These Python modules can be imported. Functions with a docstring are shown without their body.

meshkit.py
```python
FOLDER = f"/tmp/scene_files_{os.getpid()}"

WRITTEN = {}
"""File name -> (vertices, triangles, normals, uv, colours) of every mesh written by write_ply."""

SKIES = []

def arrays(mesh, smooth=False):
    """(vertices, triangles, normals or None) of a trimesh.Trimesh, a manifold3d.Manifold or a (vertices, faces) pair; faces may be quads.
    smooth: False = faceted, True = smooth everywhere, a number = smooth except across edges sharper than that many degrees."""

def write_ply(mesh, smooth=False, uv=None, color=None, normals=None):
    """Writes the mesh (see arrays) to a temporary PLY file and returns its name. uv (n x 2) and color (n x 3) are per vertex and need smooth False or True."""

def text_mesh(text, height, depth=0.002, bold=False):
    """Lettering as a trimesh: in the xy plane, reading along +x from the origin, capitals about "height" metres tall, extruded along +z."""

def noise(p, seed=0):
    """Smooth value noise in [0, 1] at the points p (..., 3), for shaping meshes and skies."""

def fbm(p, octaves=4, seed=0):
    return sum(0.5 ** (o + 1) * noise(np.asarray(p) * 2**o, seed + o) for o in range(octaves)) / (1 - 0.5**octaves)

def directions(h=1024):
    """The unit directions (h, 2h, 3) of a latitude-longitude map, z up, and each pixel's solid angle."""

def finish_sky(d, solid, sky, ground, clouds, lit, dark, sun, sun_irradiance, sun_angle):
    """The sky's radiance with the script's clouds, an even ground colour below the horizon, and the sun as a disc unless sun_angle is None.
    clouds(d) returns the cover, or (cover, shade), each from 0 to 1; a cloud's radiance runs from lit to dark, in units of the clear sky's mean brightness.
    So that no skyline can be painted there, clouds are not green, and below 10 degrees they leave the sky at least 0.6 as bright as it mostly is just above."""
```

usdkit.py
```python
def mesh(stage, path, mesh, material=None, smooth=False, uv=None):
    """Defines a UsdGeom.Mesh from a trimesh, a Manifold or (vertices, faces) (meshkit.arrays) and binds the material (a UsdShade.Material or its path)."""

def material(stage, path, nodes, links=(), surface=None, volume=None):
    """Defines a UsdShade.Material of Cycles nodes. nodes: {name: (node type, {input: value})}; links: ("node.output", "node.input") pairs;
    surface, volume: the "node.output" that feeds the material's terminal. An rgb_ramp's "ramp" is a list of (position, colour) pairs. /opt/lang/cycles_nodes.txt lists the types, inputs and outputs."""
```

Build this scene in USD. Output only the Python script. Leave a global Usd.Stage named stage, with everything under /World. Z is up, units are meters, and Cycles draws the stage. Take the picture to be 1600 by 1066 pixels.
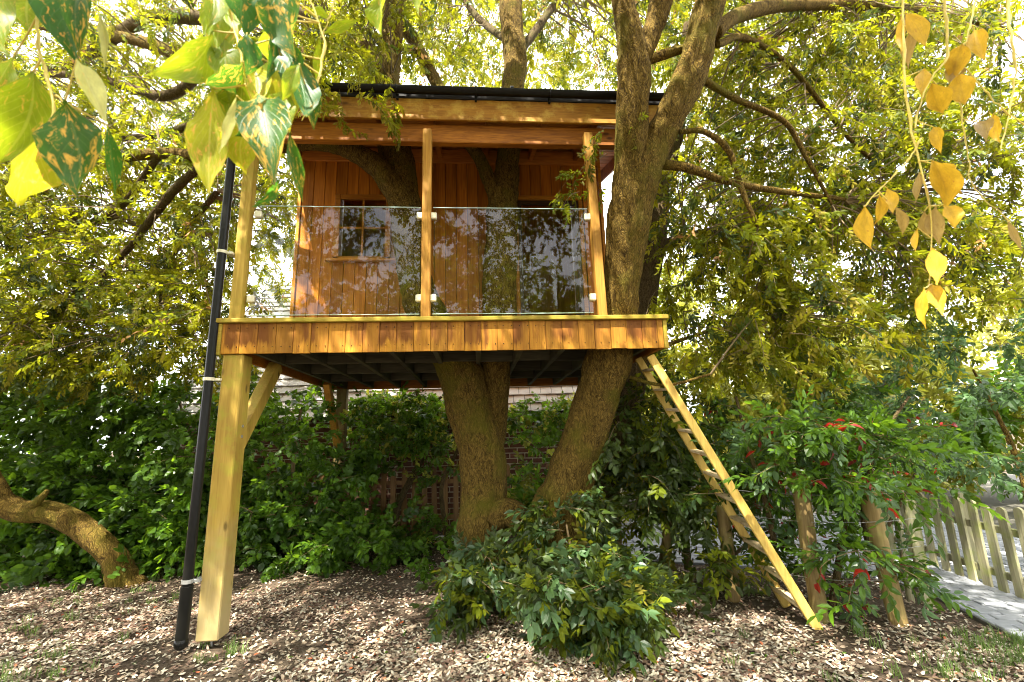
import math, random
import numpy as np, trimesh, usdkit, meshkit
from scipy.spatial.transform import Rotation as Rot
from scipy.spatial import cKDTree
from pxr import Usd, UsdGeom, UsdLux, UsdShade, Gf, Sdf, Vt

stage = Usd.Stage.CreateInMemory()
UsdGeom.SetStageUpAxis(stage, UsdGeom.Tokens.z)
UsdGeom.SetStageMetersPerUnit(stage, 1.0)
UsdGeom.Xform.Define(stage, '/World')
UsdGeom.Scope.Define(stage, '/World/Looks')

# ------------------------------------------------------------------ camera, sky, sun, exposure
EXPOSURE = 2.55
SKY_STRENGTH = 0.09
SUN_INTENSITY = 1.25
SUN_ELEV, SUN_AZ = math.radians(62), math.radians(-150)      # azimuth = atan2(x, y) of the direction towards the sun
FPX, TILT, ROLL, EYE = 731.0, math.radians(11.7), math.radians(1.62), 1.35
_F = np.array([0, math.cos(TILT), math.sin(TILT)])
_U0 = np.array([0, -math.sin(TILT), math.cos(TILT)])
_R = math.cos(ROLL) * np.array([1., 0, 0]) - math.sin(ROLL) * _U0
_U = math.sin(ROLL) * np.array([1., 0, 0]) + math.cos(ROLL) * _U0
_C = np.array([0, 0, EYE])
cam = UsdGeom.Camera.Define(stage, '/World/camera')
M = np.eye(4); M[0, :3] = _R; M[1, :3] = _U; M[2, :3] = -_F; M[3, :3] = _C
cam.AddTransformOp().Set(Gf.Matrix4d(M.tolist()))
cam.CreateHorizontalApertureAttr(36.0); cam.CreateVerticalApertureAttr(36.0 * 682 / 1024)
cam.CreateFocalLengthAttr(36.0 * FPX / 1600)
cam.CreateFStopAttr(5.6); cam.CreateFocusDistanceAttr(4.2)
cam.CreateExposureAttr(EXPOSURE)
cam.CreateClippingRangeAttr(Gf.Vec2f(0.05, 2000))

SUN_DIR = np.array([math.sin(SUN_AZ) * math.cos(SUN_ELEV), math.cos(SUN_AZ) * math.cos(SUN_ELEV), math.sin(SUN_ELEV)])
sky = UsdLux.DomeLight.Define(stage, '/World/sky')
sky_mat = usdkit.material(stage, '/World/Looks/sky_air', {
    's': ('sky_texture', {'sky_type': 'single_scattering', 'sun_disc': False, 'sun_elevation': SUN_ELEV, 'sun_rotation': SUN_AZ, 'aerosol_density': 2.0}),
    'tc': ('texture_coordinate', {}),
    'n': ('noise_texture', {'scale': 2.2, 'detail': 6, 'roughness': 0.6}),
    'r': ('rgb_ramp', {'ramp': [(0.0, (0, 0, 0)), (0.28, (0, 0, 0)), (0.48, (1, 1, 1)), (1, (1, 1, 1))]}),
    'm': ('mix_color', {'b': (11.0, 11.0, 11.2), 'use_clamp': False}),
    'b': ('background_shader', {'strength': SKY_STRENGTH})},
    [('tc.generated', 'n.vector'), ('n.fac', 'r.fac'), ('r.color', 'm.fac'), ('s.color', 'm.a'), ('m.result', 'b.color')], surface='b.background')
UsdShade.MaterialBindingAPI.Apply(sky.GetPrim()).Bind(sky_mat)
sky.GetPrim().SetCustomDataByKey('kind', 'structure'); sky.GetPrim().SetCustomDataByKey('label', 'bright white and pale blue sky seen through the leaves'); sky.GetPrim().SetCustomDataByKey('category', 'sky')
sun = UsdLux.DistantLight.Define(stage, '/World/sun')
sun.CreateNormalizeAttr(True); sun.CreateIntensityAttr(SUN_INTENSITY); sun.CreateAngleAttr(0.53); sun.CreateColorAttr(Gf.Vec3f(1.0, 0.935, 0.81))
_q = Rot.align_vectors([SUN_DIR], [[0, 0, 1]])[0].as_matrix()
_m = np.eye(4); _m[:3, :3] = _q.T
sun.AddTransformOp().Set(Gf.Matrix4d(_m.tolist()))

# ------------------------------------------------------------------ helpers
def ray(px, py): return _F + (px - 800) / FPX * _R + (533 - py) / FPX * _U
def at(px, py, Y):
    r = ray(px, py); return _C + r * (Y / r[1])
def depth_px(p): return ((np.asarray(p, float) - _C) @ _F) / FPX         # metres per photo pixel at p
def seen(P):
    d = np.asarray(P, float) - _C; z = d @ _F; zz = np.where(z > 0.05, z, 1e-6)
    return 800 + FPX * (d @ _R) / zz, 533 - FPX * (d @ _U) / zz, z
TH = math.radians(4.5)
HX = np.array([math.cos(TH), math.sin(TH), 0]); HY = np.array([-math.sin(TH), math.cos(TH), 0])
HO = np.array([-2.197, 3.653, 0.0])
def house_pt(x, y, z): return HO + HX * x + HY * y + np.array([0, 0, z])

used = {}
def numbered(path):
    n = used.get(path, 0); used[path] = n + 1
    return path if n == 0 else f'{path}_{n:03d}'
def path_of(name, parent=None): return numbered((str(parent.GetPath()) if parent is not None else '/World') + '/' + name)
def tag(o, label=None, cat=None, group=None, kind=None):
    for k, v in (('label', label), ('category', cat), ('group', group), ('kind', kind)):
        if v: o.SetCustomDataByKey(k, v)
    return o
def thing(name, label, cat, loc=(0, 0, 0), rz=0.0, group=None):
    x = UsdGeom.Xform.Define(stage, path_of(name)); x.AddTranslateOp().Set(Gf.Vec3d(*map(float, loc)))
    if rz: x.AddRotateZOp().Set(float(rz))
    return tag(x.GetPrim(), label, cat, group)
def obj(name, mesh, mat, parent=None, smooth=False, uv=None):
    return usdkit.mesh(stage, path_of(name, parent), mesh, mat, smooth, uv).GetPrim()

class MB:
    def __init__(s): s.v, s.f, s.n = [], [], 0
    def add(s, v, f):
        v = np.asarray(v, float); f = np.asarray(f, int)
        if f.shape[1] == 4: f = np.vstack([f[:, [0, 1, 2]], f[:, [0, 2, 3]]])
        s.v.append(v); s.f.append(f + s.n); s.n += len(v); return s
    def box(s, x0, x1, y0, y1, z0, z1, bev=0.0): return s.add(*rbox(x0, x1, y0, y1, z0, z1, bev))
    def out(s): return np.vstack(s.v), np.vstack(s.f)
_BF = np.array([[0, 2, 3, 1], [4, 5, 7, 6], [0, 1, 5, 4], [2, 6, 7, 3], [0, 4, 6, 2], [1, 3, 7, 5]])
def rbox(x0, x1, y0, y1, z0, z1, bev=0.0):
    lo, hi = np.array([x0, y0, z0], float), np.array([x1, y1, z1], float)
    if bev <= 0:
        v = np.array([[(x0, x1)[i], (y0, y1)[j], (z0, z1)[k]] for i in (0, 1) for j in (0, 1) for k in (0, 1)], float)
        return v, np.vstack([_BF[:, [0, 1, 2]], _BF[:, [0, 2, 3]]])
    b = min(bev, 0.45 * (hi - lo).min()); pts = []
    for ax in range(3):
        for c in np.ndindex(2, 2, 2):
            p = np.where(np.array(c) == 1, hi, lo); q = np.where(np.array(c) == 1, hi - b, lo + b); q[ax] = p[ax]; pts.append(q)
    h = trimesh.convex.convex_hull(np.array(pts))
    return np.array(h.vertices), np.array(h.faces)
def beam(p, q, w, h, bev=0.004, up=(0, 0, 1), skew=0.0):
    """a squared timber from p to q, w wide (across), h high (along up)"""
    p, q = np.asarray(p, float), np.asarray(q, float); L = np.linalg.norm(q - p); t = (q - p) / L
    up = np.asarray(up, float); s = np.cross(t, up); s /= np.linalg.norm(s); u = np.cross(s, t)
    v, f = rbox(0, L, -w / 2, w / 2, -h / 2, h / 2, bev)
    return p + v[:, :1] * t + v[:, 1:2] * s + v[:, 2:] * u, f
def frames(P):
    T = np.gradient(P, axis=0); T /= np.linalg.norm(T, axis=1, keepdims=True) + 1e-12
    a = np.cross(T[0], [0.31, 0.2, 0.93]) if abs(T[0][2]) < 0.9 else np.cross(T[0], [1, 0.1, 0])
    A = []
    for t in T:
        a = a - t * (a @ t); a /= np.linalg.norm(a); A.append(a)
    A = np.array(A); return T, A, np.cross(T, A)
def tube(P, r, sides=6, cap=True):
    P = np.asarray(P, float); r = np.broadcast_to(r, (len(P),)); T, A, B = frames(P)
    an = np.arange(sides) * 2 * np.pi / sides
    v = P[:, None] + r[:, None, None] * (np.cos(an)[None, :, None] * A[:, None] + np.sin(an)[None, :, None] * B[:, None])
    i, j = np.meshgrid(np.arange(len(P) - 1), np.arange(sides), indexing='ij')
    q = np.stack([i * sides + j, i * sides + (j + 1) % sides, (i + 1) * sides + (j + 1) % sides, (i + 1) * sides + j], -1).reshape(-1, 4)
    f = np.vstack([q[:, [0, 1, 2]], q[:, [0, 2, 3]]]); v = v.reshape(-1, 3)
    if cap:
        n = len(v); v = np.vstack([v, P[:1], P[-1:]]); j = np.arange(sides); m = (len(P) - 1) * sides
        f = np.vstack([f, np.stack([np.full(sides, n), (j + 1) % sides, j], 1), np.stack([np.full(sides, n + 1), m + j, m + (j + 1) % sides], 1)])
    return v, f
def spline(P, n):
    """Catmull-Rom through the rows of P (any number of columns)"""
    P = np.asarray(P, float); Q = np.vstack([2 * P[0] - P[1], P, 2 * P[-1] - P[-2]])
    d = np.r_[0, np.cumsum(np.linalg.norm(np.diff(P[:, :3], axis=0), axis=1))]
    s = np.interp(np.linspace(0, d[-1], n), d, np.arange(len(P))); k = np.minimum(s.astype(int), len(P) - 2); t = (s - k)[:, None]
    a, b, c, e = Q[k], Q[k + 1], Q[k + 2], Q[k + 3]
    return 0.5 * (2 * b + (c - a) * t + (2 * a - 5 * b + 4 * c - e) * t ** 2 + (3 * b - a - 3 * c + e) * t ** 3)
def log_mesh(P, rough=0.055, step=0.035, sides=56, seed=0):
    """a bough or trunk: P rows are x, y, z, radius; its bark is lumpy and ridged"""
    P = np.asarray(P, float); L = np.linalg.norm(np.diff(P[:, :3], axis=0), axis=1).sum()
    S = spline(P, max(8, int(L / step))); C, r = S[:, :3], np.maximum(S[:, 3], 0.004)
    v, f = tube(C, r, sides); nb = len(C) * sides
    axis = np.repeat(C, sides, 0); d = v[:nb] - axis; rr = np.linalg.norm(d, axis=1, keepdims=True); d /= rr + 1e-9
    rr0 = np.repeat(r, sides)[:, None]
    low = meshkit.fbm(np.c_[v[:nb] / (rr0 * 1.7) + seed * 7.1], 3, seed)[:, None] - 0.5
    an = np.tile(np.arange(sides) * 2 * np.pi / sides, len(C)); along = np.repeat(np.linspace(0, L, len(C)), sides)
    k = np.maximum(3.0, rr0[:, 0] * 45)
    ridge = meshkit.fbm(np.c_[np.cos(an) * k, np.sin(an) * k, along * 3.2], 3, seed + 5)[:, None] - 0.5
    v[:nb] += d * rr0 * (low * 0.30 + ridge * rough * 4.0)
    return v, f
def pxlog(rows): 
    """rows of photo x, y, distance Y, width in photo pixels -> x, y, z, radius"""
    out = []
    for px, py, Y, w in rows:
        p = at(px, py, Y); out.append([*p, 0.5 * w * depth_px(p)])
    return np.array(out)

# ------------------------------------------------------------------ materials
def mat(name, nodes, links, surface='p.BSDF', **kw): return usdkit.material(stage, '/World/Looks/' + name, nodes, links, surface=surface, **kw)
def wood(name, light, dark, axis='x', rough=0.6, stain=None, stain_at=None, grain=26.0, spec=0.22, moss=None, knots=False, foot=None):
    sc = {'x': (0.035, 1, 1), 'y': (1, 0.035, 1), 'z': (1, 1, 0.035)}[axis]
    big = {'x': (0.35, 3, 3), 'y': (3, 0.35, 3), 'z': (3, 3, 0.35)}[axis]
    nodes = {
        'g': ('geometry', {}), 'o': ('object_info', {}), 'off': ('vector_math', {'math_type': 'scale', 'vector1': (17.0, 11.0, 23.0)}), 'add': ('vector_math', {'math_type': 'add'}),
        'm1': ('mapping', {'scale': sc}), 'n1': ('noise_texture', {'scale': grain * 3, 'detail': 4, 'roughness': 0.65, 'distortion': 0.4}),
        'm2': ('mapping', {'scale': big}), 'n2': ('noise_texture', {'scale': 1.6, 'detail': 4, 'roughness': 0.6, 'distortion': 0.8}),
        'r1': ('rgb_ramp', {'ramp': [(0.25, dark), (0.62, light)]}),
        'mulr': ('map_range', {'from_min': 0.0, 'from_max': 1.0, 'to_min': 0.72, 'to_max': 1.16}),
        'tone': ('mix_color', {'blend_type': 'multiply', 'fac': 1.0}), 'tr': ('rgb_ramp', {'ramp': [(0.3, (0.62, 0.56, 0.5)), (0.6, (1.05, 1.05, 1.05))]}),
        'hs': ('hsv', {}),
        'b': ('bump', {'strength': 0.35, 'distance': 0.004}), 'p': ('principled_bsdf', {'roughness': rough, 'specular_ior_level': spec})}
    links = [('o.random', 'off.scale'), ('g.position', 'add.vector1'), ('off.vector', 'add.vector2'), ('add.vector', 'm1.vector'), ('m1.vector', 'n1.vector'),
             ('add.vector', 'm2.vector'), ('m2.vector', 'n2.vector'), ('n1.fac', 'r1.fac'), ('r1.color', 'tone.a'), ('n2.fac', 'tr.fac'), ('tr.color', 'tone.b'),
             ('o.random', 'mulr.value'), ('mulr.result', 'hs.value'), ('tone.result', 'hs.color'), ('n1.fac', 'b.height'), ('b.normal', 'p.normal')]
    last = 'hs.color'
    if stain:   # water stain with a ragged edge: the dark band covers the board down to about stain_at metres
        nodes |= {'sx': ('separate_xyz', {}), 'sn': ('noise_texture', {'scale': 13.0, 'detail': 5, 'roughness': 0.7}), 'sm': ('mapping', {'scale': (1.0, 1.0, 0.12)}),
                  'sa': ('math', {'math_type': 'multiply_add', 'value2': 0.34, 'value3': -0.17}), 'sb': ('math', {'math_type': 'add'}),
                  'sr': ('map_range', {'from_min': stain_at[0], 'from_max': stain_at[1], 'to_min': 0, 'to_max': 1, 'clamp': True}),
                  's2': ('math', {'math_type': 'multiply'}), 'on': ('map_range', {'from_min': 0.44, 'from_max': 0.56, 'to_max': 0.88, 'clamp': True}),
                  'smx': ('mix_color', {'b': stain})}
        links += [('g.position', 'sx.vector'), ('add.vector', 'sm.vector'), ('sm.vector', 'sn.vector'), ('sn.fac', 'sa.value1'), ('sx.z', 'sb.value1'), ('sa.value', 'sb.value2'),
                  ('sb.value', 'sr.value'), ('n2.fac', 'on.value'), ('sr.result', 's2.value1'), ('on.result', 's2.value2'), ('s2.value', 'smx.fac'), (last, 'smx.a')]
        last = 'smx.result'
    if moss:
        nodes |= {'mn': ('noise_texture', {'scale': 7.0, 'detail': 6, 'roughness': 0.7}), 'mr': ('map_range', {'from_min': 0.48, 'from_max': 0.66, 'to_max': 0.75, 'clamp': True}), 'mm': ('mix_color', {'b': moss})}
        links += [('g.position', 'mn.vector'), ('mn.fac', 'mr.value'), ('mr.result', 'mm.fac'), (last, 'mm.a')]; last = 'mm.result'
    if foot:   # greyed and splashed near the ground
        nodes |= {'fz': ('separate_xyz', {}), 'fn': ('noise_texture', {'scale': 5.0, 'detail': 6, 'roughness': 0.7}), 'fa': ('math', {'math_type': 'multiply_add', 'value2': 0.9}), 'fm': ('map_range', {'from_min': 0.55, 'from_max': 1.35, 'to_min': 0.8, 'to_max': 0.0, 'clamp': True}), 'fx': ('mix_color', {'b': foot})}
        links += [('g.position', 'fz.vector'), ('add.vector', 'fn.vector'), ('fn.fac', 'fa.value1'), ('fz.z', 'fa.value3'), ('fa.value', 'fm.value'), ('fm.result', 'fx.fac'), (last, 'fx.a')]; last = 'fx.result'
    if knots:   # a few dark knots, drawn out along the grain
        ks = {'x': (0.45, 1, 1), 'y': (1, 0.45, 1), 'z': (1, 1, 0.45)}[axis]
        nodes |= {'km': ('mapping', {'scale': ks}), 'kv': ('voronoi_texture', {'scale': 6.5, 'randomness': 1.0}), 'kr': ('map_range', {'from_min': 0.06, 'from_max': 0.13, 'to_min': 0.85, 'to_max': 0.0, 'clamp': True}), 'kx': ('mix_color', {'b': tuple(c * 0.30 for c in dark)})}
        links += [('add.vector', 'km.vector'), ('km.vector', 'kv.vector'), ('kv.distance', 'kr.value'), ('kr.result', 'kx.fac'), (last, 'kx.a')]; last = 'kx.result'
    return mat(name, nodes, links + [(last, 'p.base_color')])
def leaf_mat(name, face, through, vary=0.5, rough=0.42, fac=0.42, back=None, spec=0.4):
    back = back or tuple(c * 1.25 + 0.015 for c in face)
    return mat(name, {
        'o': ('object_info', {}), 'g': ('geometry', {}), 'add': ('math', {'math_type': 'add'}), 'fr': ('math', {'math_type': 'fraction'}),
        'mr': ('map_range', {'to_min': 1 - vary, 'to_max': 1 + vary}), 'mh': ('map_range', {'to_min': 0.475, 'to_max': 0.52}),
        'c': ('mix_color', {'a': face, 'b': back}), 'h1': ('hsv', {}), 'h2': ('hsv', {'color': through}),
        'p': ('principled_bsdf', {'roughness': rough, 'specular_ior_level': spec}), 't': ('translucent_bsdf', {}), 'mx': ('mix_closure', {'fac': fac})},
        [('o.random', 'add.value1'), ('g.random_per_island', 'add.value2'), ('add.value', 'fr.value1'), ('fr.value', 'mr.value'), ('g.random_per_island', 'mh.value'),
         ('g.backfacing', 'c.fac'), ('c.result', 'h1.color'), ('mr.result', 'h1.value'), ('mr.result', 'h2.value'), ('mh.result', 'h1.hue'), ('mh.result', 'h2.hue'), ('h1.color', 'p.base_color'), ('h2.color', 't.color'),
         ('p.BSDF', 'mx.closure1'), ('t.BSDF', 'mx.closure2')], surface='mx.closure')
def blade_mat(name, face, through, blotch, amount, vein):
    """a big leaf seen close: midrib, side veins and dry blotches; texture follows the leaf (st)"""
    return mat(name, {
        'uv': ('uvmap', {'attribute': 'st'}), 'o': ('object_info', {}), 'sx': ('separate_xyz', {}), 'dm': ('math', {'math_type': 'subtract', 'value2': 0.5}), 'ab': ('math', {'math_type': 'absolute'}),
        'rib': ('map_range', {'from_min': 0.012, 'from_max': 0.03, 'to_min': 0.75, 'to_max': 0.0, 'clamp': True}),
        'k': ('math', {'math_type': 'multiply_add', 'value2': -0.9}), 'w': ('math', {'math_type': 'multiply', 'value2': 9.0}), 'fr': ('math', {'math_type': 'pingpong', 'value2': 0.5}),
        'side': ('map_range', {'from_min': 0.03, 'from_max': 0.09, 'to_min': 0.42, 'to_max': 0.0, 'clamp': True}), 'vv': ('math', {'math_type': 'maximum'}),
        'off': ('vector_math', {'math_type': 'scale', 'vector1': (31.0, 17.0, 5.0)}), 'ad': ('vector_math', {'math_type': 'add'}),
        'n': ('noise_texture', {'scale': 7.5, 'detail': 5, 'roughness': 0.6, 'distortion': 0.9}), 'ram': ('map_range', {'from_min': 0.60 - amount, 'from_max': 0.68 - amount, 'clamp': True}),
        'n2': ('noise_texture', {'scale': 3.0, 'detail': 9, 'roughness': 0.78}), 'mot': ('map_range', {'from_min': 0.3, 'from_max': 0.7, 'to_min': 0.7, 'to_max': 1.3}),
        'hf': ('hsv', {'color': face}), 'ht': ('hsv', {'color': through}),
        'f1': ('mix_color', {'b': vein}), 'f2': ('mix_color', {'b': blotch}), 't2': ('mix_color', {'b': tuple(min(1, c * 1.2) for c in blotch)}),
        'bp': ('bump', {'strength': 0.35, 'distance': 0.002}), 'p': ('principled_bsdf', {'roughness': 0.42, 'specular_ior_level': 0.25}), 't': ('translucent_bsdf', {}), 'mx': ('mix_closure', {'fac': 0.45})},
        [('uv.UV', 'sx.vector'), ('sx.x', 'dm.value1'), ('dm.value', 'ab.value1'), ('ab.value', 'rib.value'), ('ab.value', 'k.value1'), ('sx.y', 'k.value3'), ('k.value', 'w.value1'), ('w.value', 'fr.value1'), ('fr.value', 'side.value'),
         ('rib.result', 'vv.value1'), ('side.result', 'vv.value2'), ('o.random', 'off.scale'), ('uv.UV', 'ad.vector1'), ('off.vector', 'ad.vector2'), ('ad.vector', 'n.vector'), ('ad.vector', 'n2.vector'), ('n.fac', 'ram.value'), ('n2.fac', 'mot.value'),
         ('mot.result', 'hf.value'), ('mot.result', 'ht.value'), ('hf.color', 'f1.a'), ('vv.value', 'f1.fac'), ('f1.result', 'f2.a'), ('ram.result', 'f2.fac'), ('ht.color', 't2.a'), ('ram.result', 't2.fac'),
         ('vv.value', 'bp.height'), ('bp.normal', 'p.normal'), ('f2.result', 'p.base_color'), ('t2.result', 't.color'), ('p.BSDF', 'mx.closure1'), ('t.BSDF', 'mx.closure2')], surface='mx.closure')
def plain(name, c, rough=0.6, vary=0.25, scale=9.0, metallic=0.0, spec=0.4, bump=0.2):
    return mat(name, {'g': ('geometry', {}), 'o': ('object_info', {}), 'n': ('noise_texture', {'scale': scale, 'detail': 6, 'roughness': 0.65}), 'a': ('math', {'math_type': 'multiply_add', 'value2': 0.35, 'value3': 0.0}), 's': ('math', {'math_type': 'add'}),
                      'r': ('map_range', {'from_min': 0.25, 'from_max': 1.0, 'to_min': 1 - vary, 'to_max': 1 + vary}), 'h': ('hsv', {'color': c}), 'b': ('bump', {'strength': bump, 'distance': 0.01}),
                      'p': ('principled_bsdf', {'roughness': rough, 'metallic': metallic, 'specular_ior_level': spec})},
               [('g.position', 'n.vector'), ('o.random', 'a.value1'), ('n.fac', 's.value1'), ('a.value', 's.value2'), ('s.value', 'r.value'), ('r.result', 'h.value'), ('h.color', 'p.base_color'), ('n.fac', 'b.height'), ('b.normal', 'p.normal')])
def bark(name, light, dark, moss, moss_amt=0.5):
    return mat(name, {
        'g': ('geometry', {}), 'm': ('mapping', {'scale': (1, 1, 0.16)}), 'v': ('voronoi_texture', {'scale': 62.0, 'feature': 'distance_to_edge', 'randomness': 1.0}),
        'wn': ('noise_texture', {'scale': 9.0, 'detail': 3}), 'wm': ('mix_color', {'blend_type': 'linear_light', 'fac': 0.06, 'use_clamp': False}),
        'n': ('noise_texture', {'scale': 42.0, 'detail': 7, 'roughness': 0.75}), 'vr': ('map_range', {'from_min': 0.0, 'from_max': 0.30, 'clamp': True}), 'hm': ('math', {'math_type': 'multiply_add', 'value2': 0.34}),
        'r': ('rgb_ramp', {'ramp': [(0.40, dark), (0.80, light)]}), 'n3': ('noise_texture', {'scale': 2.3, 'detail': 6, 'roughness': 0.68}),
        'mr': ('map_range', {'from_min': 0.62 - 0.25 * moss_amt, 'from_max': 0.80 - 0.25 * moss_amt, 'to_max': 0.8, 'clamp': True}), 'mm': ('mix_color', {'b': moss}),
        'b': ('bump', {'strength': 1.0, 'distance': 0.02}), 'p': ('principled_bsdf', {'roughness': 0.9, 'specular_ior_level': 0.08})},
        [('g.position', 'wn.vector'), ('g.position', 'wm.a'), ('wn.color', 'wm.b'), ('wm.result', 'm.vector'), ('m.vector', 'v.vector'), ('m.vector', 'n.vector'), ('v.distance', 'vr.value'), ('vr.result', 'hm.value1'), ('n.fac', 'hm.value3'), ('hm.value', 'r.fac'),
         ('g.position', 'n3.vector'), ('n3.fac', 'mr.value'), ('r.color', 'mm.a'), ('mr.result', 'mm.fac'), ('mm.result', 'p.base_color'), ('hm.value', 'b.height'), ('b.normal', 'p.normal')])

W_POST = wood('pale_pine_upright', (0.46, 0.32, 0.060), (0.32, 0.205, 0.032), 'z', moss=(0.30, 0.27, 0.03), knots=True, foot=(0.33, 0.26, 0.13))
W_LADDER = wood('fresh_ladder_pine', (0.62, 0.44, 0.11), (0.46, 0.29, 0.06), 'z', grain=18, knots=True)
W_TREAD = wood('grey_tread_wood', (0.56, 0.44, 0.26), (0.38, 0.28, 0.15), 'x')
W_FASCIA = wood('larch_skirting', (0.46, 0.22, 0.020), (0.30, 0.115, 0.009), 'z', stain=(0.125, 0.036, 0.003), stain_at=(2.10, 2.15))
W_RAIL = wood('edge_board_wood', (0.42, 0.31, 0.04), (0.28, 0.19, 0.022), 'x', moss=(0.26, 0.26, 0.02))
W_BEAM = wood('roof_board_wood', (0.48, 0.235, 0.024), (0.27, 0.10, 0.010), 'x', moss=(0.50, 0.33, 0.06), knots=True)
W_BEAM2 = wood('roof_beam_wood', (0.42, 0.16, 0.014), (0.17, 0.05, 0.005), 'x', knots=True)
W_PORCH = wood('porch_post_wood', (0.46, 0.24, 0.035), (0.30, 0.13, 0.014), 'z')
W_WALL = wood('cedar_cladding', (0.53, 0.195, 0.018), (0.31, 0.092, 0.008), 'z', rough=0.45)
W_FRAME = wood('cedar_frame', (0.58, 0.25, 0.030), (0.38, 0.135, 0.013), 'x', rough=0.45)
W_SOFFIT = wood('soffit_wood', (0.52, 0.21, 0.04), (0.32, 0.10, 0.018), 'x')
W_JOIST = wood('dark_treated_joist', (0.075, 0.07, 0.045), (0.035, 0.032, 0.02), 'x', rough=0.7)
W_PICKET = wood('weathered_picket', (0.36, 0.34, 0.21), (0.22, 0.20, 0.115), 'z', moss=(0.24, 0.27, 0.07))
W_PICKET2 = wood('brown_picket', (0.30, 0.17, 0.07), (0.17, 0.09, 0.035), 'z')
W_STAKE = wood('round_stake_wood', (0.26, 0.185, 0.07), (0.15, 0.10, 0.036), 'z', moss=(0.22, 0.20, 0.06))
BLACK = plain('black_plastic', (0.006, 0.006, 0.005), 0.27, 0.3, 14, spec=0.18, bump=0.03)
CLIP = plain('brushed_clip', (0.62, 0.58, 0.42), 0.35, 0.1, 30, metallic=0.3, bump=0.05)
BARK = bark('olive_bark', (0.180, 0.117, 0.026), (0.026, 0.015, 0.005), (0.102, 0.096, 0.010), 0.5)
BARK_DK = bark('dark_bark', (0.12, 0.085, 0.04), (0.035, 0.025, 0.012), (0.09, 0.09, 0.025), 0.4)
TWIG = plain('twig_bark', (0.13, 0.09, 0.04), 0.8, 0.4, 20)
TWIG_Y = plain('yellow_stem', (0.55, 0.42, 0.08), 0.5, 0.3, 60)
PIPE_W = plain('pale_pipe', (0.5, 0.5, 0.47), 0.5)
STEEL = plain('galvanised_wire', (0.35, 0.35, 0.33), 0.45, metallic=0.7)
BRICK = plain('red_brick', (0.115, 0.046, 0.028), 0.85, 0.45, 24, bump=0.4)
MORTAR = plain('lime_mortar', (0.52, 0.46, 0.34), 0.9, 0.25, 30)
TILE = plain('roof_tile', (0.33, 0.31, 0.28), 0.7, 0.35, 10)
PAVER = plain('grey_paver', (0.23, 0.24, 0.26), 0.8, 0.22, 26, bump=0.35)
ROOFING = plain('roof_felt', (0.03, 0.03, 0.03), 0.9)
INSIDE = plain('dark_room', (0.05, 0.035, 0.025), 0.8)
GLASS = mat('clear_pane', {'f': ('fresnel', {'IOR': 1.5}), 'm': ('math', {'math_type': 'multiply_add', 'value2': 0.75, 'value3': 0.0, 'use_clamp': True}), 't': ('transparent_bsdf', {'color': (0.93, 0.96, 0.93)}), 'g': ('glossy_bsdf', {'color': (1, 1, 1), 'roughness': 0.0}), 'x': ('mix_closure', {})},
            [('f.fac', 'm.value1'), ('m.value', 'x.fac'), ('t.BSDF', 'x.closure1'), ('g.BSDF', 'x.closure2')], surface='x.closure')
EDGE = plain('glass_edge', (0.45, 0.6, 0.5), 0.2)
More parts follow.
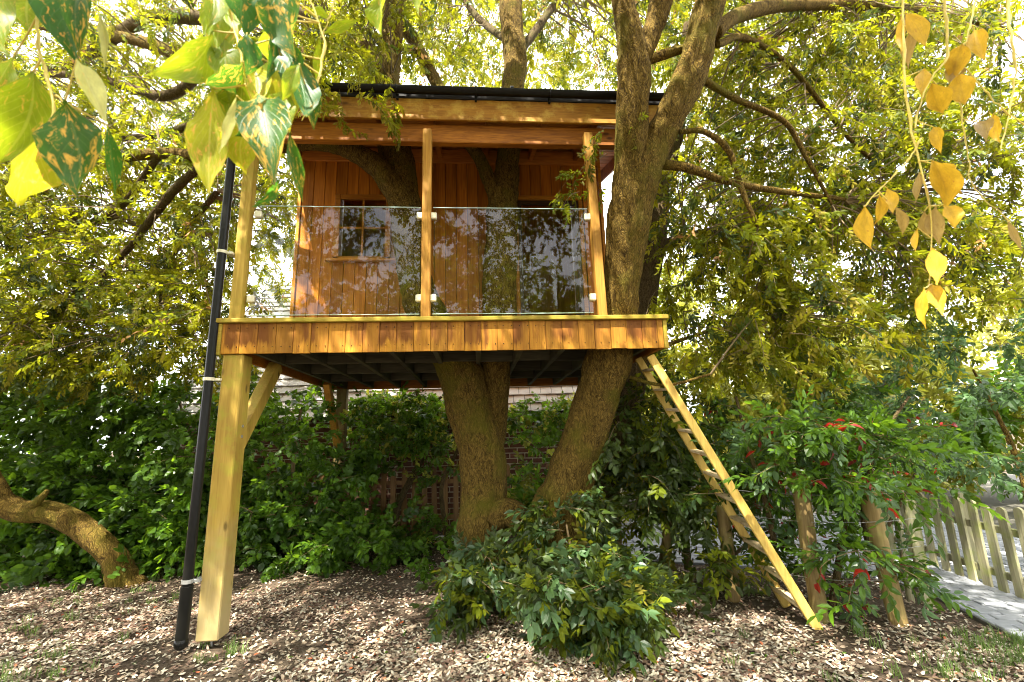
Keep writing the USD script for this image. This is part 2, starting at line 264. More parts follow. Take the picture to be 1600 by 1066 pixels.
SOIL = mat('woodland_soil', {'g': ('geometry', {}), 'n': ('noise_texture', {'scale': 1.1, 'detail': 8, 'roughness': 0.7}), 'n2': ('noise_texture', {'scale': 38.0, 'detail': 5, 'roughness': 0.7}), 'r': ('rgb_ramp', {'ramp': [(0.3, (0.045, 0.033, 0.023)), (0.55, (0.092, 0.073, 0.053)), (0.75, (0.16, 0.135, 0.10))]}),
                             'r2': ('rgb_ramp', {'ramp': [(0.3, (0.5, 0.45, 0.4)), (0.7, (1.3, 1.25, 1.2))]}), 'x': ('mix_color', {'blend_type': 'multiply', 'fac': 1.0}), 'b': ('bump', {'strength': 0.7, 'distance': 0.03}), 'p': ('principled_bsdf', {'roughness': 0.95, 'specular_ior_level': 0.15})},
           [('g.position', 'n.vector'), ('g.position', 'n2.vector'), ('n.fac', 'r.fac'), ('n2.fac', 'r2.fac'), ('r.color', 'x.a'), ('r2.color', 'x.b'), ('x.result', 'p.base_color'), ('n2.fac', 'b.height'), ('b.normal', 'p.normal')])
L_OLIVE = leaf_mat('leaf_olive', (0.122, 0.150, 0.006), (0.35, 0.42, 0.009), 0.45, fac=.45, back=(0.22, 0.205, 0.024), rough=.5, spec=.12)
L_GREEN = leaf_mat('leaf_green', (0.072, 0.112, 0.007), (0.27, 0.36, 0.011), 0.45, fac=.45, back=(0.145, 0.145, 0.018), rough=.48, spec=.15)
L_DEEP = leaf_mat('leaf_deep', (0.022, 0.048, 0.007), (0.10, 0.16, 0.01), 0.4, spec=.3)
L_DRY = leaf_mat('leaf_dry', (0.42, 0.28, 0.08), (0.45, 0.30, 0.07), 0.35, rough=0.7)
L_HEDGE = leaf_mat('leaf_hedge', (0.036, 0.110, 0.008), (0.14, 0.33, 0.012), 0.45, rough=0.40, spec=.3)
L_HEDGE2 = leaf_mat('leaf_hedge_deep', (0.016, 0.055, 0.006), (0.07, 0.18, 0.01), 0.45, rough=0.38, spec=.3)
L_LIME = leaf_mat('leaf_lime', (0.20, 0.25, 0.03), (0.45, 0.50, 0.05), 0.35)
L_TEAL = leaf_mat('leaf_teal', (0.045, 0.105, 0.04), (0.12, 0.26, 0.06), 0.4, rough=0.35)
L_RED = leaf_mat('leaf_red', (0.24, 0.045, 0.006), (0.34, 0.08, 0.008), 0.3)
F_PALE = leaf_mat('fallen_pale', (0.48, 0.455, 0.33), (0.3, 0.24, 0.12), 0.3, rough=0.75, fac=0.15)
F_TAN = leaf_mat('fallen_tan', (0.27, 0.225, 0.14), (0.2, 0.15, 0.07), 0.35, rough=0.75, fac=0.15)
F_BROWN = leaf_mat('fallen_brown', (0.125, 0.085, 0.048), (0.10, 0.065, 0.03), 0.4, rough=0.75, fac=0.15)
F_ORANGE = leaf_mat('fallen_orange', (0.50, 0.20, 0.05), (0.4, 0.15, 0.03), 0.3, rough=0.75, fac=0.15)
GRASS = leaf_mat('grass_blade', (0.07, 0.14, 0.03), (0.16, 0.28, 0.05), 0.4, rough=0.5)

# ------------------------------------------------------------------ leaves, sprigs and instancing
def small_leaf(L, W, fold=0.25, curl=0.3, wob=0.0):
    """8 triangles; base at the origin, tip along +x, upper side +z"""
    ys = np.array([0, 0.30, 0.66, 1.0]); ws = np.array([0, 0.5, 0.42, 0]) * W
    z = -curl * L * ys ** 2 * 0.6; x = L * ys * (1 - 0.15 * curl)
    v = [(0, 0, 0)]
    for k in (1, 2):
        up = fold * ws[k]
        v += [(x[k], -ws[k], z[k] + up + wob), (x[k], 0, z[k]), (x[k], ws[k], z[k] + up - wob)]
    v += [(x[3], 0, z[3])]
    f = [(0, 1, 2), (0, 2, 3), (1, 4, 5), (1, 5, 2), (2, 5, 6), (2, 6, 3), (4, 7, 5), (5, 7, 6)]
    return np.array(v), np.array(f)
def sprig(seed, n=10, L=0.085, W=0.034, stem=0.22, hang=0.5, spread=1.0, curl=0.35):
    """a twig end along +x with n leaves; hang turns the leaf tips towards -z"""
    g = np.random.default_rng(seed); mb = MB()
    t = np.linspace(0, 1, 5); S = np.c_[t * stem, 0.03 * np.sin(t * 3 + seed) * stem, -0.10 * hang * stem * t ** 2]
    mb.add(*tube(S, np.linspace(0.0028, 0.0011, 5), 3, False))
    for i in range(n):
        u = (i + 0.8) / n; p = np.array([np.interp(u, t, S[:, k]) for k in range(3)])
        ang = i * 2.4 + g.normal(0, 0.5); out = np.array([0.55 + 0.5 * u, math.cos(ang) * spread, math.sin(ang) * spread * 0.6 - hang])
        if i == n - 1: out = np.array([1, 0.1, -hang])
        out /= np.linalg.norm(out)
        nrm = np.array([g.normal(0, 0.35), g.normal(0, 0.35), 1.0]); side = np.cross(nrm, out); side /= np.linalg.norm(side); nrm = np.cross(out, side)
        s = g.uniform(0.65, 1.15); lv, lf = small_leaf(L * s, W * s * g.uniform(0.85, 1.15), g.uniform(0.1, 0.5), g.uniform(-0.1, 2 * curl), g.normal(0, 0.003))
        lv = lv + [0.006, 0, 0]
        mb.add(p + lv[:, :1] * out + lv[:, 1:2] * side + lv[:, 2:] * nrm, lf)
    return mb.out()
def scatter(name, parent, protos, P, R, S, idx, kind='stuff', label=None, cat=None):
    """protos: list of (mesh, material); P positions, R scipy rotations, S scales"""
    path = path_of(name, parent); pi = UsdGeom.PointInstancer.Define(stage, path); rel = pi.CreatePrototypesRel()
    for k, (m, mt) in enumerate(protos):
        rel.AddTarget(usdkit.mesh(stage, f'{path}/leaf_shape_{k:03d}' if k else f'{path}/leaf_shape', m, mt).GetPath())
    q = R.as_quat()
    pi.CreatePositionsAttr(Vt.Vec3fArray.FromNumpy(np.asarray(P, np.float32)))
    pi.CreateOrientationsAttr(Vt.QuathArray([Gf.Quath(float(a[3]), float(a[0]), float(a[1]), float(a[2])) for a in q]))
    S = np.asarray(S, np.float32); pi.CreateScalesAttr(Vt.Vec3fArray.FromNumpy(np.repeat(S[:, None], 3, 1).astype(np.float32)))
    pi.CreateProtoIndicesAttr(Vt.IntArray.FromNumpy(np.asarray(idx, np.int32)))
    return tag(pi.GetPrim(), label, cat, None, kind)
def aim(D, rng, roll=0.6):
    """rotations whose +x is each row of D, +z roughly up, with some roll"""
    D = np.asarray(D, float); D = D / (np.linalg.norm(D, axis=1, keepdims=True) + 1e-9)
    up = np.array([0, 0, 1.0]) + rng.normal(0, roll, D.shape); y = np.cross(up, D); y /= np.linalg.norm(y, axis=1, keepdims=True) + 1e-9
    z = np.cross(D, y); return Rot.from_matrix(np.stack([D, y, z], -1))
class Growth:
    """collects hanging twigs and the sprigs on them"""
    def __init__(s, seed): s.g = np.random.default_rng(seed); s.p, s.d, s.sc, s.k, s.tw = [], [], [], [], MB()
    def twig(s, start, direction, length, n, droop=0.9, mix=(0,), r=0.004, scale=1.0, wood=True, spread=0.8):
        d = np.asarray(direction, float); d = d / np.linalg.norm(d); P = [np.asarray(start, float)]; m = 6
        for i in range(m):
            d = d + np.array([0, 0, -droop / m]) + s.g.normal(0, 0.10, 3); d /= np.linalg.norm(d); P.append(P[-1] + d * length / m)
        P = np.array(P)
        if wood: s.tw.add(*tube(P, np.linspace(r, r * 0.35, m + 1), 4, False))
        for i in range(n):
            u = (i + s.g.uniform(0.2, 0.9)) / n * m; j = min(int(u), m - 1); q = P[j] + (P[j + 1] - P[j]) * (u - j); t = P[j + 1] - P[j]; t /= np.linalg.norm(t)
            side = s.g.normal(0, spread, 3); side -= t * (side @ t)
            s.p.append(q); s.d.append(t + side + np.array([0, 0, -0.15])); s.sc.append(scale * s.g.uniform(0.75, 1.2)); s.k.append(s.g.choice(mix))
        return P
    def put(s, parent, protos, name='crown', twig_name='twigs', twig_mat=TWIG):
        if s.tw.n: tag(obj(twig_name, s.tw.out(), twig_mat, parent), None, None, None, 'stuff')
        return scatter(name, parent, protos, np.array(s.p), aim(s.d, s.g), np.array(s.sc), s.k)
def protos_of(mats, seeds, **kw): return [(sprig(sd, **kw), m) for m in mats for sd in seeds]

rng = np.random.default_rng(7)
GZ = -0.055
def gr(px, py, z=GZ):
    r = ray(px, py); return _C + r * ((z - EYE) / r[2])
# ------------------------------------------------------------------ ground
def ground():
    xs = np.unique(np.r_[np.linspace(-300, -9, 16), np.linspace(-9, 9, 130), np.linspace(9, 300, 16)]); ys = np.unique(np.r_[np.linspace(-300, -2, 16), np.linspace(-2, 10, 100), np.linspace(10, 300, 16)])
    X, Y = np.meshgrid(xs, ys, indexing='ij'); near = np.clip(1.4 - np.hypot(X, Y - 4) / 12, 0, 1)
    Z = (meshkit.fbm(np.stack([X * 0.9, Y * 0.9, X * 0], -1), 4, 3) - 0.5) * 0.06 * near + GZ
    n, m = X.shape; i, j = np.meshgrid(np.arange(n - 1), np.arange(m - 1), indexing='ij'); q = np.stack([i * m + j, (i + 1) * m + j, (i + 1) * m + j + 1, i * m + j + 1], -1).reshape(-1, 4)
    return np.c_[X.ravel(), Y.ravel(), Z.ravel()], q
tag(obj('ground', ground(), SOIL, smooth=True), 'brown bare soil under the trees', 'ground', kind='structure')
def path_area():
    """the paved path and yard: pavers near the camera are laid one by one"""
    base = [(3.02, 2.2), (3.52, 4.62), (2.75, 5.15), (1.1, 5.75), (1.3, 9.5), (14, 14), (14, 2.2)]
    from shapely.geometry import Polygon, box as sbox
    poly = Polygon(base); m = trimesh.creation.extrude_polygon(poly, 0.04, engine='earcut'); m.apply_translation([0, 0, GZ - 0.020])
    p = obj('path', m, plain('path_bed', (0.075, 0.07, 0.055), 0.9, 0.3, 12)); tag(p, 'grey block paved path curving past the picket fence', 'path', kind='structure')
    n = 0; rest = MB(); a = math.atan2(.5, 2.42); ca, sa = math.cos(a), math.sin(a); top = GZ + 0.035
    from shapely.geometry import Point
    for j in range(-2, 66):
        for i in range(-14, 26):
            hw = .0965; u, v = .1035 + i * .205 + (-.1025 if j % 2 else 0), .055 + j * .105
            if j % 2 and i == 0 and v < 2.45: hw, u = .045, .052          # half blocks finish the straight edge
            x, y = 3.02 + u * ca + v * sa, 2.2 - u * sa + v * ca
            if not (1.1 < x < 6.4 and 2.2 < y < 8.2) or not poly.contains(Point(x, y)) or (u < .04 and v < 2.45): continue
            vv, ff = rbox(-hw, hw, -.0465, .0465, -0.03, rng.normal(0, 0.002), 0.005)
            vv = np.c_[x + vv[:, 0] * ca + vv[:, 1] * sa, y - vv[:, 0] * sa + vv[:, 1] * ca, top + vv[:, 2]]
            px, py, z = seen([[x, y, top]])
            if n < 300 and 900 < px[0] < 1640 and py[0] < 1100 and py[0] > 835 and x < 4.6: obj('paver', (vv, ff), PAVER, p); n += 1
            else: rest.add(vv, ff)
    tag(obj('far_pavers', rest.out(), PAVER, p), kind='stuff')
path_area()

# ------------------------------------------------------------------ brick house with its tiled roof, behind everything
def brick_house():
    X0, X1, YF = -5.6, 1.75, 7.75
    t = thing('brick_house', 'low red brick house with a sunlit tiled roof behind the green hedge', 'house', (0, YF, GZ))
    H = 1.79 - GZ
    wall = obj('wall', MB().box(X0, X1, 0.10, 0.2, 0, H).box(X0, X0 + .1, 0.2, 6, 0, H).box(X1 - .1, X1, 0.2, 6, 0, H).out(), MORTAR, t)
    n = 0; rest = MB(); ch, bl = 0.083, 0.245; rows = int(H / ch)
    for r in range(rows - 1, -1, -1):
        k = 0; x = X0 + (0.12 if r % 2 else 0)
        while x + bl < X1:
            dz = rng.normal(0, 0.001); vv, ff = rbox(x + .008, x + bl - .008, rng.uniform(.082, .088), 0.14, r * ch + .008 + dz, (r + 1) * ch - .008 + dz, 0.003)
            if n < 300 and -3.1 < x < 1.3 and 0.55 < r * ch < 1.85: obj('brick', (vv, ff), BRICK, wall); n += 1
            else: rest.add(vv, ff)
            x += bl
    tag(obj('brickwork', rest.out(), BRICK, wall), kind='stuff')
    sl = math.radians(46); tb = MB(); L = 4.9; tl, tw = 0.20, 0.18
    for r in range(int(L / tl)):
        for k in range(int((X1 - X0 + .5) / tw)):
            s0 = r * tl; x = X0 - .25 + k * tw + (tw / 2 if r % 2 else 0); vv, ff = rbox(x + .004, x + tw - .004, s0, s0 + tl + 0.05, 0, 0.016)
            up = 0.03 - (vv[:, 1] - s0) * 0.13 + vv[:, 2] + rng.normal(0, 0.003)
            tb.add(np.c_[vv[:, 0], -0.28 + vv[:, 1] * math.cos(sl) - up * math.sin(sl), H - 0.06 + vv[:, 1] * math.sin(sl) + up * math.cos(sl)], ff)
    roof = obj('roof', (np.array([[X0 - .25, -.28, H - .07], [X1 + .25, -.28, H - .07], [X1 + .25, -.28 + L * math.cos(sl), H - .07 + L * math.sin(sl)], [X0 - .25, -.28 + L * math.cos(sl), H - .07 + L * math.sin(sl)],
                               [X0 - .25, 6, H - .07], [X1 + .25, 6, H - .07]]), np.array([[0, 1, 2, 3], [3, 2, 5, 4]])), ROOFING, t)
    tag(obj('roof_tiles', tb.out(), TILE, roof), kind='stuff')
brick_house()

# ------------------------------------------------------------------ the tree house
def tree_house():
    t = thing('tree_house', 'wooden tree house on posts with a glass fronted porch, black gutter and cedar cabin', 'tree house', HO, 4.5)
    O = lambda n, b, m, p=t, **k: obj(n, b if isinstance(b, tuple) else b.out(), m, p, **k)
    # posts under the deck
    O('post', rbox(-.10, .058, 0, .155, 0.0, 2.065, .008), W_POST)
    O('post_base', tube(np.array([[-.02, .075, GZ - .03], [-.02, .075, 0.01]]), 0.008, 8), STEEL)
    O('brace', beam((-.02, .12, 1.30), (-.02, .80, 2.09), .10, .115, .006, (0, -1, .2)), W_POST)
    for z in (1.42, 1.50): O('bolt', tube(np.array([[.0575, .08, z], [.066, .08, z]]), .011, 6), STEEL)
    O('post', rbox(-.02, .11, 2.80, 2.93, GZ - .05, 2.08, .006), W_STAKE)
    O('brace', beam((.03, 2.84, 1.25), (.03, 2.20, 2.09), .08, .09, .006, (0, 1, .2)), W_PORCH)
    O('post', rbox(3.38, 3.50, 2.80, 2.92, GZ - .05, 2.08, .006), W_STAKE)
    # deck
    x = -.112; k = 0
    while x < 3.47:
        w = .137 + rng.normal(0, .002); O('skirting_board', rbox(x + .0015, min(x + w, 3.50) - .0015, -.022 + rng.normal(0, .0012), -.001, 2.062 + rng.normal(0, .002), 2.309, .002), W_FASCIA); x += w
    nl = MB()
    for xx in np.arange(-.06, 3.48, .0685):
        for zz in (2.118, 2.27): nl.box(xx - .003, xx + .003, -.0262, -.0215, zz - .003 + rng.normal(0, .003), zz + .003, .001)
    tag(O('nails', nl, BLACK), kind='stuff')
    O('corner_trim', rbox(-.150, -.113, -.030, .02, 2.055, 2.309, .003), W_RAIL); O('corner_trim', rbox(3.503, 3.535, -.030, .02, 2.058, 2.309, .003), W_RAIL)
    O('edge_board', rbox(-.172, 3.548, -.055, .12, 2.311, 2.347, .005), W_RAIL)
    O('side_beam', rbox(-.148, -.112, .021, 2.95, 2.075, 2.309, .003), W_BEAM2); O('side_beam', rbox(3.497, 3.533, .021, 2.95, 2.075, 2.309, .003), W_BEAM2)
    O('rear_beam', rbox(-.111, 3.496, 2.912, 2.95, 2.08, 2.309, .003), W_BEAM2)
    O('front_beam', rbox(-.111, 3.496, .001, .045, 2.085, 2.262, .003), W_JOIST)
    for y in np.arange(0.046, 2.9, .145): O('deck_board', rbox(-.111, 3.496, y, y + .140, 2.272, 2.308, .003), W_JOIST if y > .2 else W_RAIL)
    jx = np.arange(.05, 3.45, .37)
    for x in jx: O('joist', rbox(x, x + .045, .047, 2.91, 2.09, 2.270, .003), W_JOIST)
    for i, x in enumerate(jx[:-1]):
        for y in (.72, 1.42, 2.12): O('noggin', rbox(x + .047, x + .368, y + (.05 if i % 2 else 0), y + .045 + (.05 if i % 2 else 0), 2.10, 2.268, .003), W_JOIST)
    # porch posts, beams and roof edge
    for x, w, lean in ((-.045, .088, 0), (1.485, .078, 0), (2.985, .078, .012)):
        O('porch_post', beam((x + lean, .045, 2.348), (x - lean, .045, 4.13), w, .085, .005, (0, 1, 0)), W_PORCH if x > 0 else W_POST)
    O('porch_beam', rbox(-.20, 3.70, .089, .165, 4.052, 4.236, .006), W_BEAM2)
    O('fascia_board', rbox(-.22, 3.72, .02, .048, 4.238, 4.452, .004), W_BEAM)
    sl = 0.30; rz = lambda y: 4.455 + sl * y
    for x in np.arange(-.15, 3.7, .55): O('rafter', beam((x, .17, rz(.17) - .10), (x, 3.15, rz(3.15) - .10), .05, .13, .004), W_SOFFIT)
    for y in np.arange(.05, 3.2, .16):
        O('soffit_board', beam((-.22, y + .08, rz(y + .08) - .022), (3.72, y + .08, rz(y + .08) - .022), .156, .018, .002, (0, -sl, 1)), W_SOFFIT)
    v, f = rbox(-.24, 3.75, .03, 3.35, 0.0, .04); v[:, 2] += rz(v[:, 1]) + .002; O('roof', (v, f), ROOFING)
    for x in (-.25, 3.722): O('rake_board', beam((x + .014, .05, rz(.05) - .09), (x + .014, 3.3, rz(3.3) - .09), .028, .19, .003), W_BEAM2)
    # gutter: half round with brackets; downpipe on the left
    an = np.linspace(math.pi, 2 * math.pi, 13); prof = np.r_[np.c_[np.cos(an), np.sin(an)] * .046, (np.c_[np.cos(an), np.sin(an)] * .041)[::-1]]; n = len(prof)
    gx = np.linspace(-.22, 3.76, 2); v = np.vstack([np.c_[np.full(n, x), -.030 + prof[:, 0], 4.515 + prof[:, 1] - .004 * i] for i, x in enumerate(gx)])
    j = np.arange(n); f = np.stack([j, (j + 1) % n, n + (j + 1) % n, n + j], 1); O('gutter', (v, f), BLACK, smooth=30)
    for x in (-.05, .55, 1.21, 1.93, 2.62, 3.3):
        an2 = np.linspace(math.pi * .98, 2.02 * math.pi, 10); P = np.c_[np.full(10, x), -.030 + .049 * np.cos(an2), 4.515 + .049 * np.sin(an2)]
        br = MB().add(*tube(P, .006, 5)); br.box(x - .010, x + .010, -.010, .019, 4.425, 4.47, .002); O('gutter_bracket', br, BLACK)
        O('gutter_joint', tube(np.array([[x + .32, -.030, 4.513], [x + .35, -.030, 4.513]]), .0475, 14), BLACK) if x in (1.93,) else None
    pipe = spline(np.array([[-.172, -.03, .02], [-.172, -.03, 3.9], [-.172, -.032, 4.25], [-.16, -.030, 4.40], [-.16, -.030, 4.50]]), 40)
    O('downpipe', tube(pipe, .034, 16), BLACK, smooth=40)
    O('pipe_socket', tube(np.array([[-.172, -.03, .0], [-.172, -.03, .38]]), .041, 16), BLACK, smooth=40); O('pipe_end', trimesh.creation.icosphere(2, .047).apply_translation([-.172, -.03, .015]) and (lambda m: (m.vertices + [-.172, -.03, .015], m.faces))(trimesh.creation.icosphere(2, .047)), BLACK, smooth=True)
    for z in (.40, 1.85, 2.9): O('pipe_clip', MB().add(*tube(np.array([[-.172, -.03, z], [-.172, -.03, z + .025]]), .040, 14)).box(-.14, -.09, -.03, .05, z, z + .02, .002).out(), STEEL if z < 1 else CLIP)
    # glass balustrade
    for x0, x1, lab in ((.055, 1.430, 'left clear glass panel of the balustrade'), (1.540, 2.925, 'right clear glass panel of the balustrade')):
        g = tag(O('glass_panel', (np.array([[x0, .045, 2.395], [x1, .045, 2.395], [x1, .045, 3.366], [x0, .045, 3.366]]), np.array([[0, 1, 2, 3]])), GLASS), lab)
        for z in (3.3665, 2.3905): O('glass_edge', rbox(x0, x1, .040, .050, z, z + .004), EDGE, g)
        for x in (x0 + .002, x1 - .002):
            for z in (2.50, 3.255): O('clip', rbox(x - .030, x + .030, .022, .068, z, z + .062, .008), CLIP, g)
    # cabin front
    YW = 1.35; wx0, wx1, wz0, wz1 = .35, .87, 3.43, 4.14; dx0, dx1, dz1 = 2.42, 3.16, 4.15; top = 4.86
    def board(x0, x1, z0, z1): O('wall_board', rbox(x0 + .0025, x1 - .0025, YW + rng.normal(0, .0012), YW + .02, z0, z1, .003), W_WALL)
    x = -.10
    while x < 3.43:
        x1 = min(x + .128, 3.43)
        c = (x + x1) / 2
        if wx0 - .07 < c < wx1 + .07: board(x, x1, 2.31, wz0 - .045); board(x, x1, wz1 + .05, top)
        elif dx0 - .04 < c < dx1 + .04: board(x, x1, dz1 + .05, top)
        else: board(x, x1, 2.31, top)
        x = x1
    O('wall_corner', rbox(-.138, -.101, YW - .022, YW + .05, 2.31, top, .004), W_FRAME); O('wall_corner', rbox(3.431, 3.468, YW - .022, YW + .05, 2.31, top, .004), W_FRAME)
    O('wall_plate', rbox(-.10, 3.43, YW - .035, YW - .002, 4.63, 4.80, .004), W_SOFFIT)
    for xs in (-.135, 3.445):
        y = YW + .052
        while y < 3.0: O('wall_board', rbox(xs, xs + .02, y + .002, y + .126, 2.31, rz(y) - .06, .002), W_WALL); y += .128
    O('back_wall', rbox(-.11, 3.44, 3.02, 3.05, 2.31, 5.2), W_WALL)
    O('room_lining', MB().box(-.09, wx0 - .05, YW + .022, YW + .03, 2.31, top).box(wx1 + .05, dx0 - .04, YW + .022, YW + .03, 2.31, top).box(dx1 + .04, 3.42, YW + .022, YW + .03, 2.31, top).box(wx0 - .05, wx1 + .05, YW + .022, YW + .03, 2.31, wz0 - .04).box(wx0 - .05, wx1 + .05, YW + .022, YW + .03, wz1 + .04, top).box(dx0 - .04, dx1 + .04, YW + .022, YW + .03, dz1 + .04, top).out(), INSIDE)
    # window
    fr = MB().box(wx0 - .062, wx0, YW - .028, YW + .018, wz0 - .01, wz1 + .06, .004).box(wx1, wx1 + .062, YW - .028, YW + .018, wz0 - .01, wz1 + .06, .004).box(wx0 + .001, wx1 - .001, YW - .026, YW + .016, wz1, wz1 + .058, .004).box(wx0 + .001, wx1 - .001, YW - .024, YW + .016, wz0 - .045, wz0, .004)
    w = O('window', fr, W_FRAME)
    O('window_sill', rbox(wx0 - .13, wx1 + .15, YW - .085, YW - .029, wz0 - .075, wz0 - .046, .004), W_FRAME, w)
    cx, cz = (wx0 + wx1) / 2, (wz0 + wz1) / 2
    O('glazing_bar', rbox(cx - .011, cx + .011, YW - .012, YW + .012, wz0, wz1, .002), W_FRAME, w)
    for a, b in ((wx0, cx - .0115), (cx + .0115, wx1)):
        O('glazing_bar', rbox(a, b, YW - .011, YW + .011, cz - .011, cz + .011, .002), W_FRAME, w)
        for c, d in ((wz0, cz - .0115), (cz + .0115, wz1)): O('pane', (np.array([[a, YW, c], [b, YW, c], [b, YW, d], [a, YW, d]]), np.array([[0, 1, 2, 3]])), GLASS, w)
    # glazed door
    d = O('door', MB().box(dx0, dx0 + .045, YW - .016, YW + .02, 2.315, dz1, .003).box(dx1 - .045, dx1, YW - .016, YW + .02, 2.315, dz1, .003).box(dx0 + .046, dx1 - .046, YW - .015, YW + .02, dz1 - .05, dz1, .003).box(dx0 + .046, dx1 - .046, YW - .015, YW + .02, 2.315, 2.42, .003).out(), plain('dark_door', (0.05, 0.028, 0.015), 0.4))
    O('pane', (np.array([[dx0 + .045, YW, 2.42], [dx1 - .045, YW, 2.42], [dx1 - .045, YW, dz1 - .05], [dx0 + .045, YW, dz1 - .05]]), np.array([[0, 1, 2, 3]])), GLASS, d)
    O('handle', tube(np.array([[dx0 + .03, YW - .05, 3.2], [dx0 + .03, YW - .05, 3.35]]), .009, 8), STEEL, d)
    O('door_frame', MB().box(dx0 - .045, dx0 - .002, YW - .03, YW + .02, 2.312, dz1 + .002, .004).box(dx1 + .002, dx1 + .05, YW - .03, YW + .02, 2.312, dz1 + .002, .004).box(dx0 - .045, dx1 + .05, YW - .034, YW + .018, dz1 + .004, dz1 + .056, .004).out(), W_FRAME)
    return t
tree_house()

# ------------------------------------------------------------------ ladder
def ladder():
    bR, bL = gr(1279, 985), gr(1230, 948); tR, tL = at(1016, 556, 3.99), at(997, 560, 4.40)
    t = thing('ladder', 'pale pine ladder with grey treads leaning up to the deck', 'ladder', (*bR[:2], GZ))
    o = np.array([*bR[:2], GZ]); side = (bL - bR) / np.linalg.norm(bL - bR)
    for a, b in ((bR, tR), (bL, tL)):
        O_ = beam(a - o + [0, 0, .0], b - o, .036, .066, .005, np.cross(b - a, side)); obj('rail', O_, W_LADDER, t)
    for k in range(11):
        u = (k + .75) / 11.4; p, q = bR + (tR - bR) * u - o, bL + (tL - bL) * u - o; d = (q - p) / np.linalg.norm(q - p)
        obj('tread', beam(p + d * .0185, q - d * .0185, 
                                    .074, .020, .004), W_TREAD, t)
ladder()

